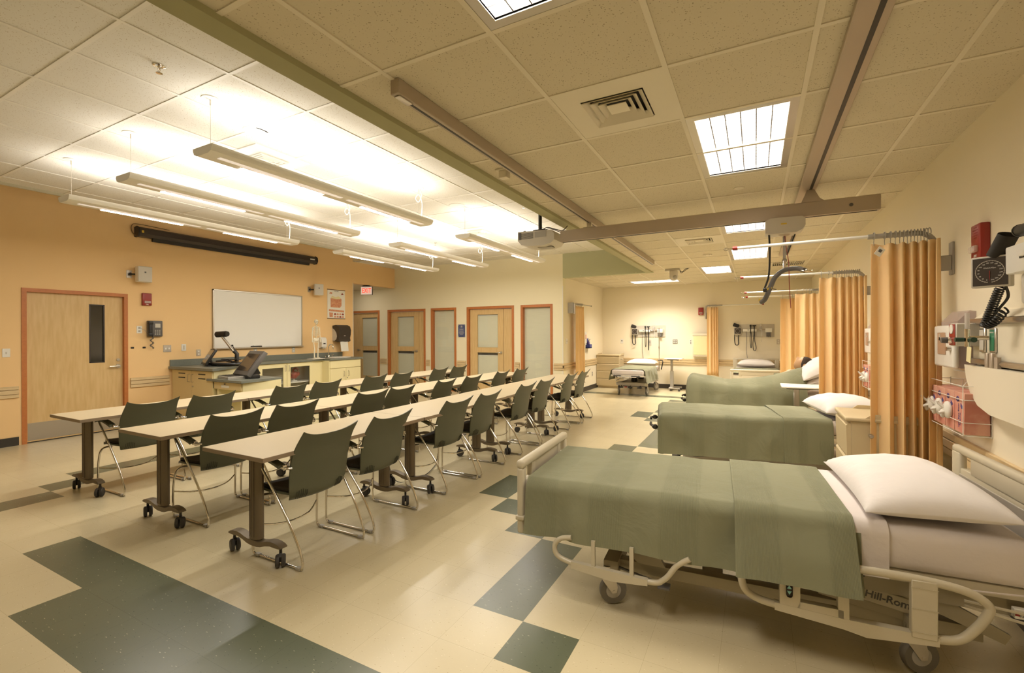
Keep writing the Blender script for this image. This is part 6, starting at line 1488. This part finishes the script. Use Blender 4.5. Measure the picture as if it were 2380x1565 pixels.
def glove_rack(y, label, n=4):
    t = thing('glove_box_rack', label, 'wire rack', (XR, y, 1.03), 0, 'glove box racks')
    m = MB(); W = .155*n/2; q = .0022; D = -.125
    for z in (.14, .06, -.07, -.145): m.tube([(-.003, -W, z), (D, -W, z), (D, W, z), (-.003, W, z)], q, 5)
    m.tube([(D, -W, .14), (D, -W, -.145)], q, 5); m.tube([(D, W, .14), (D, W, .06)], q, 5); m.tube([(D, W, -.07), (D, W, -.145)], q, 5)
    for y_ in (-W, -W/3, W/3, W): m.tube([(-.003, y_, .15), (-.003, y_, -.15)], q, 5)
    m.tube([(-.003, -W, -.145), (-.003, W, -.145)], q, 5); m.tube([(D, -W, .14), (-.003, 0, .16), (-.003, W, .14)], q, 5); obj('wire_frame', m, 'white', t)
    for k in range(n):
        yb = y-W+.008+(2*W-.01)*k/n; w_ = (2*W)/n-.012
        b = thing('glove_box', ['pink glove box nearest the viewer in the wire rack, front printed', 'pink glove box, second in the wire rack, white glove pulled out', 'pink glove box, third in the wire rack, white glove pulled out', 'pink glove box, farthest in the wire rack, white glove pulled out'][k]+('' if y < 5 else ', second bay'), 'glove box', (XR-.062, yb+w_/2, .892), 0, 'pink glove boxes in the racks')
        m = MB(); m.box(-.055, .055, -w_/2, w_/2, 0, .235, bev=.002, seg=1); obj('carton', m, 'rubber_pink', b)
        m = MB(); m.tube([(-.0565, .02+.014*math.cos(a), .195+.014*math.sin(a)) for a in [i*PI/8 for i in range(16)]], .003, 4, closed=True); m.prism([(-.045, .16), (-.02, .175), (-.02, .155), (-.035, .142), (-.05, .150)], 'x', -.0565, -.055); obj('print', m, 'indigo', b)
        tx = MB()
        if k == 0 and y < 5:
            text('lettering', 'Latex Exam Gloves', .018, 'indigo', b, face_nx(-.0562, .01, .10) @ Matrix.Rotation(PI/2, 4, 'Z'))
            text('lettering', 'Powder-Free', .014, 'indigo', b, face_nx(-.0562, -.012, .08) @ Matrix.Rotation(PI/2, 4, 'Z'))
        else:
            m = MB(); c0 = (-.058, 0, .11); m.ball((-.065, .0, .11), (.022, w_*.40, .055), 12); m.ball((-.085, .012, .085), (.016, .02, .03), 8); m.tube([(-.08, 0, .12), (-.105, .01, .145), (-.11, .012, .16)], .008, 6); m.tube([(-.08, -.01, .1), (-.11, -.012, .09)], .008, 6); obj('pulled_glove', m, 'glove_white', b, sharp=70)
sharps(3.90, 'white sharps container with clear purple lid beside the nearest curtain')
glove_rack(3.86, 'white wire rack of pink glove boxes on the right wall beside the nearest curtain')
sharps(6.14, 'white sharps container on the right wall between the first and second curtains')
glove_rack(6.20, 'white wire rack of glove boxes between the first and second curtains', 2)
sharps(8.42, 'white sharps container on the right wall between the second and third curtains')

t = thing('medical_wall_unit', 'cream headwall panel with aluminium rails above the nearest bed', 'medical wall unit', (XR, 3.0, 1.43))
m = MB(); m.box(-.035, -.0005, -1.3, .70, -.13, .13, bev=.004, seg=1); obj('panel', m, 'grid', t)
for z in (.115, -.115):
    m = MB(); m.box(-.055, -.035, -1.3, .70, z-.016, z+.016, bev=.003, seg=1); m.box(-.060, -.053, -1.3, .70, z-.006, z+.006); obj('rail', m, 'brushed', t)
m = MB(); m.prism([(-.06, .13), (-.0005, .13), (-.0005, .17), (-.02, .17)], 'y', -1.3, .60); obj('top_ledge', m, 'grid', t)
# gas outlets
for y, mt, lb in ((.42, 'o2_green', 'green oxygen outlet plate'), (.55, 'grey_light', 'grey vacuum outlet plate')):
    m = MB(); m.box(-.045, -.035, y-.035, y+.035, -.06, .075, bev=.003, seg=1); p_ = obj('gas_outlet', m, 'brushed', t); m = MB(); m.box(-.047, -.044, y-.026, y+.026, -.05, .065, bev=.001, seg=1); pp = obj('cover', m, mt, p_, label=lb)
    if y < .5: text('lettering', 'OXYGEN', .011, 'white', pp, face_nx(-.0475, y, .05))
m = MB(); m.box(-.075, -.055, .34, .37, -.17, -.06, bev=.004, seg=1); m.box(-.075, -.055, .395, .425, -.17, -.06, bev=.004, seg=1); m.box(-.065, -.05, .30, .42, -.15, -.08); obj('rail_clamp', m, 'alu', t)
t = thing('suction_regulator', 'grey suction regulator with red dial plate and chrome knob beside the sharps box', 'regulator', (XR, 3.60, 1.47))
m = MB(); m.box(-.14, -.001, -.0, .10, -.07, .065, bev=.005, seg=1); obj('body', m, 'grey_light', t)
m = MB(); m.box(-.144, -.14, .005, .095, -.065, .06, bev=.002, seg=1); obj('dial_plate', m, 'red', t)
m = MB(); m.cyl((-.144, .05, .03), (-.148, .05, .03), .028, seg=20); obj('gauge_face', m, 'white', t)
m = MB(); m.cyl((-.14, .05, -.035), (-.165, .05, -.035), .020, seg=20); obj('knob_collar', m, 'chrome', t)
m = MB(); m.cyl((-.165, .05, -.035), (-.192, .05, -.035), .018, .016, seg=20); obj('knob', m, 'dark_grey', t)
t = thing('flow_meter', 'clear oxygen flow meter with green knobs on the headwall panel', 'flow meter', (XR, 3.44, 1.47))
m = MB(); m.cyl((-.13, .03, -.07), (-.13, .03, .03), .012, seg=14); m.cyl((-.13, .03, -.02), (-.05, .0, -.02), .012); obj('valve_body', m, 'chrome', t)
m = MB(); m.cyl((-.13, .03, .02), (-.13, .03, .12), .011, seg=14); obj('scale_tube', m, 'clear', t)
m = MB(); m.cyl((-.145, .03, -.03), (-.182, .03, -.03), .012, .013, seg=14); obj('knob', m, 'green_knob', t)
m = MB(); m.cyl((-.12, .01, -.03), (-.12, -.03, -.03), .014, seg=14); obj('knob', m, 'green_knob', t)
m = MB(); m.box(-.10, -.098, .06, .12, -.16, -.07, rot=(.15, 0, 0)); tag(obj('sticky_note', m, 'sticky', loc=(XR, 3.46, 1.47)), 'small yellow paper tag below the flow meter', 'note')
t = thing('wall_lamp', 'rounded cream lamp cover on the right wall below the headwall panel', 'lamp cover', (XR, 2.9, 1.16))
pr = [(-1.2, .13), (.78, .13), (.76, .06), (.70, -.03), (.60, -.09), (.45, -.12), (-1.2, -.14)]
m = MB(); m.prism(pr, 'x', -.08, -.0005); obj('cover', m, 'grid', t, sharp=50)
# blood pressure gauge on a swivel, cuff, transformer, otoscope
t = thing('blood_pressure_gauge', 'square blood pressure dial with black face, cuff and coiled tubes on the right wall', 'blood pressure gauge', (1.05, 3.16, 1.785), math.radians(-40))
m = MB(); m.box(-.075, .075, -.02, .02, -.078, .078, bev=.006); m.cyl((0, .02, 0), (0, .10, 0), .02); obj('case', m, 'grey_light', t)
m = MB(); m.box(-.066, .066, -.0225, -.019, -.069, .069, bev=.001, seg=1); fc = obj('dial', m, 'brown_dark', t)
m = MB(); R_ = .054; m.tube([(R_*math.cos(a), -.0235, R_*math.sin(a)) for a in [PI*1.5+.15+k*(2*PI-.3)/40 for k in range(41)]], .0012, 4)
for k in range(31):
    a = -PI/2-.15-k*(2*PI-.3)/30; m.tube([((R_-.004)*math.cos(a), -.0235, (R_-.004)*math.sin(a)), ((R_+.003)*math.cos(a), -.0235, (R_+.003)*math.sin(a))], .0006, 3)
obj('scale', m, 'grey_light', fc)
for k, s_ in enumerate(('0', '20', '40', '60', '80', '100', '120', '140', '160', '180', '200', '220', '240', '260', '280', '300')):
    a = -PI/2-.25-k*(2*PI-.5)/15; text('number', s_, .0085, 'white', fc, T(.043*math.cos(a), -.0238, .043*math.sin(a)) @ RX(PI/2), ext=.0002)
text('lettering', 'WelchAllyn', .010, 'white', fc, T(0, -.0238, .018) @ RX(PI/2), ext=.0002)
m = MB(); m.prism([(-.0015, .004), (.0015, .004), (.0005, -.046), (-.0005, -.046)], 'y', -.0250, -.0240); obj('needle', m, 'red', fc)
m = MB(); n = 20; g = []
for i in range(2):
    g.append([(.055*math.cos(2*PI*k/n), .035*math.sin(2*PI*k/n), [0, .11][i]) for k in range(n+1)])
s1 = shell(g, (0, 0, 0)); s1 = MB(); s1.tube([(0, 0, 0), (0, 0, .11)], .052, 20, flat=.7, cap=False); s1.tube([(0, 0, 0), (0, 0, .11)], .046, 20, flat=.7, cap=False); s1.xf(T(.01, .02, .08) @ RY(.5) @ RX(.2)); obj('cuff', s1, 'black_matte', t)
obj('coiled_tube', coil((.03, .0, -.08), (-.05, .05, -.27), .017, 17, .0045), 'black', t)
obj('coiled_tube', coil((-.05, .05, -.27), (.035, .03, -.19), .017, 9, .0045, .02), 'black', t)
obj('smooth_tube', loop([(.05, .0, -.078), (.05, .02, -.13), (.01, .03, -.19), (-.03, .04, -.25)], .006), 'black', t)
t = thing('scope_station', 'white scope charging station with black handpieces at the right picture edge', 'medical wall unit', (XR, 2.84, 1.80))
m = MB(); m.box(-.125, -.001, -.30, .20, -.045, .085, bev=.008); obj('body', m, 'white', t)
m = MB(); m.box(-.10, -.001, -.28, .13, -.19, -.045, bev=.015); obj('tray', m, 'grey_light', t)
m = MB(); m.box(-.128, -.124, .02, .06, .015, .04); obj('display', m, 'black', t)
m = MB(); m.box(-.145, -.125, -.12, .03, .02, .04, bev=.005); obj('cradle', m, 'white', t)
m = MB(); m.tube([(-.10, .12, .15), (-.10, .06, .15), (-.08, -.10, .155)], [.027, .024, .022], 14); m.tube([(-.09, -.02, .14), (-.085, -.04, .08), (-.08, -.06, .03)], .014, 8); m.tube([(-.10, .13, .15), (-.10, .12, .15)], .029, 14); obj('handpiece', m, 'black', t)
obj('cord', loop([(-.07, .02, -.10), (-.09, .06, -.25), (-.085, .09, -.45), (-.08, .06, -.62), (-.075, .075, -.78), (-.07, .06, -.92), (-.06, .12, -1.05)], .007), 'black', t)
obj('coiled_cord', coil((-.09, -.02, -.13), (-.09, .0, -.36), .02, 26, .004), 'black', t)
m = MB(); m.tube(smooth_path([(1.08, 2.62, .34), (1.10, 2.60, .15), (1.05, 2.55, .03), (.98, 2.52, .012), (1.02, 2.45, .012), (1.12, 2.50, .012), (1.15, 2.62, .012)], 6), .007, 7); tag(obj('power_cable', m, 'black'), 'black power cable looping to the floor under the head of the nearest bed', 'cable')
# power cord along tables
for (x, y, lb) in ((-3.05, 3.3, 'nearest row joint'),):
    m = MB(); m.tube(smooth_path([(x-.1, y, .66), (x-.14, y+.1, .30), (x-.1, y+.2, .02), (x+.0, y+.5, .012), (x-.15, y+.9, .012)], 6), .004, 5); tag(obj('floor_cable', m, 'black'), 'thin black cable dropping from the first table joint of the row nearest the beds', 'cable')
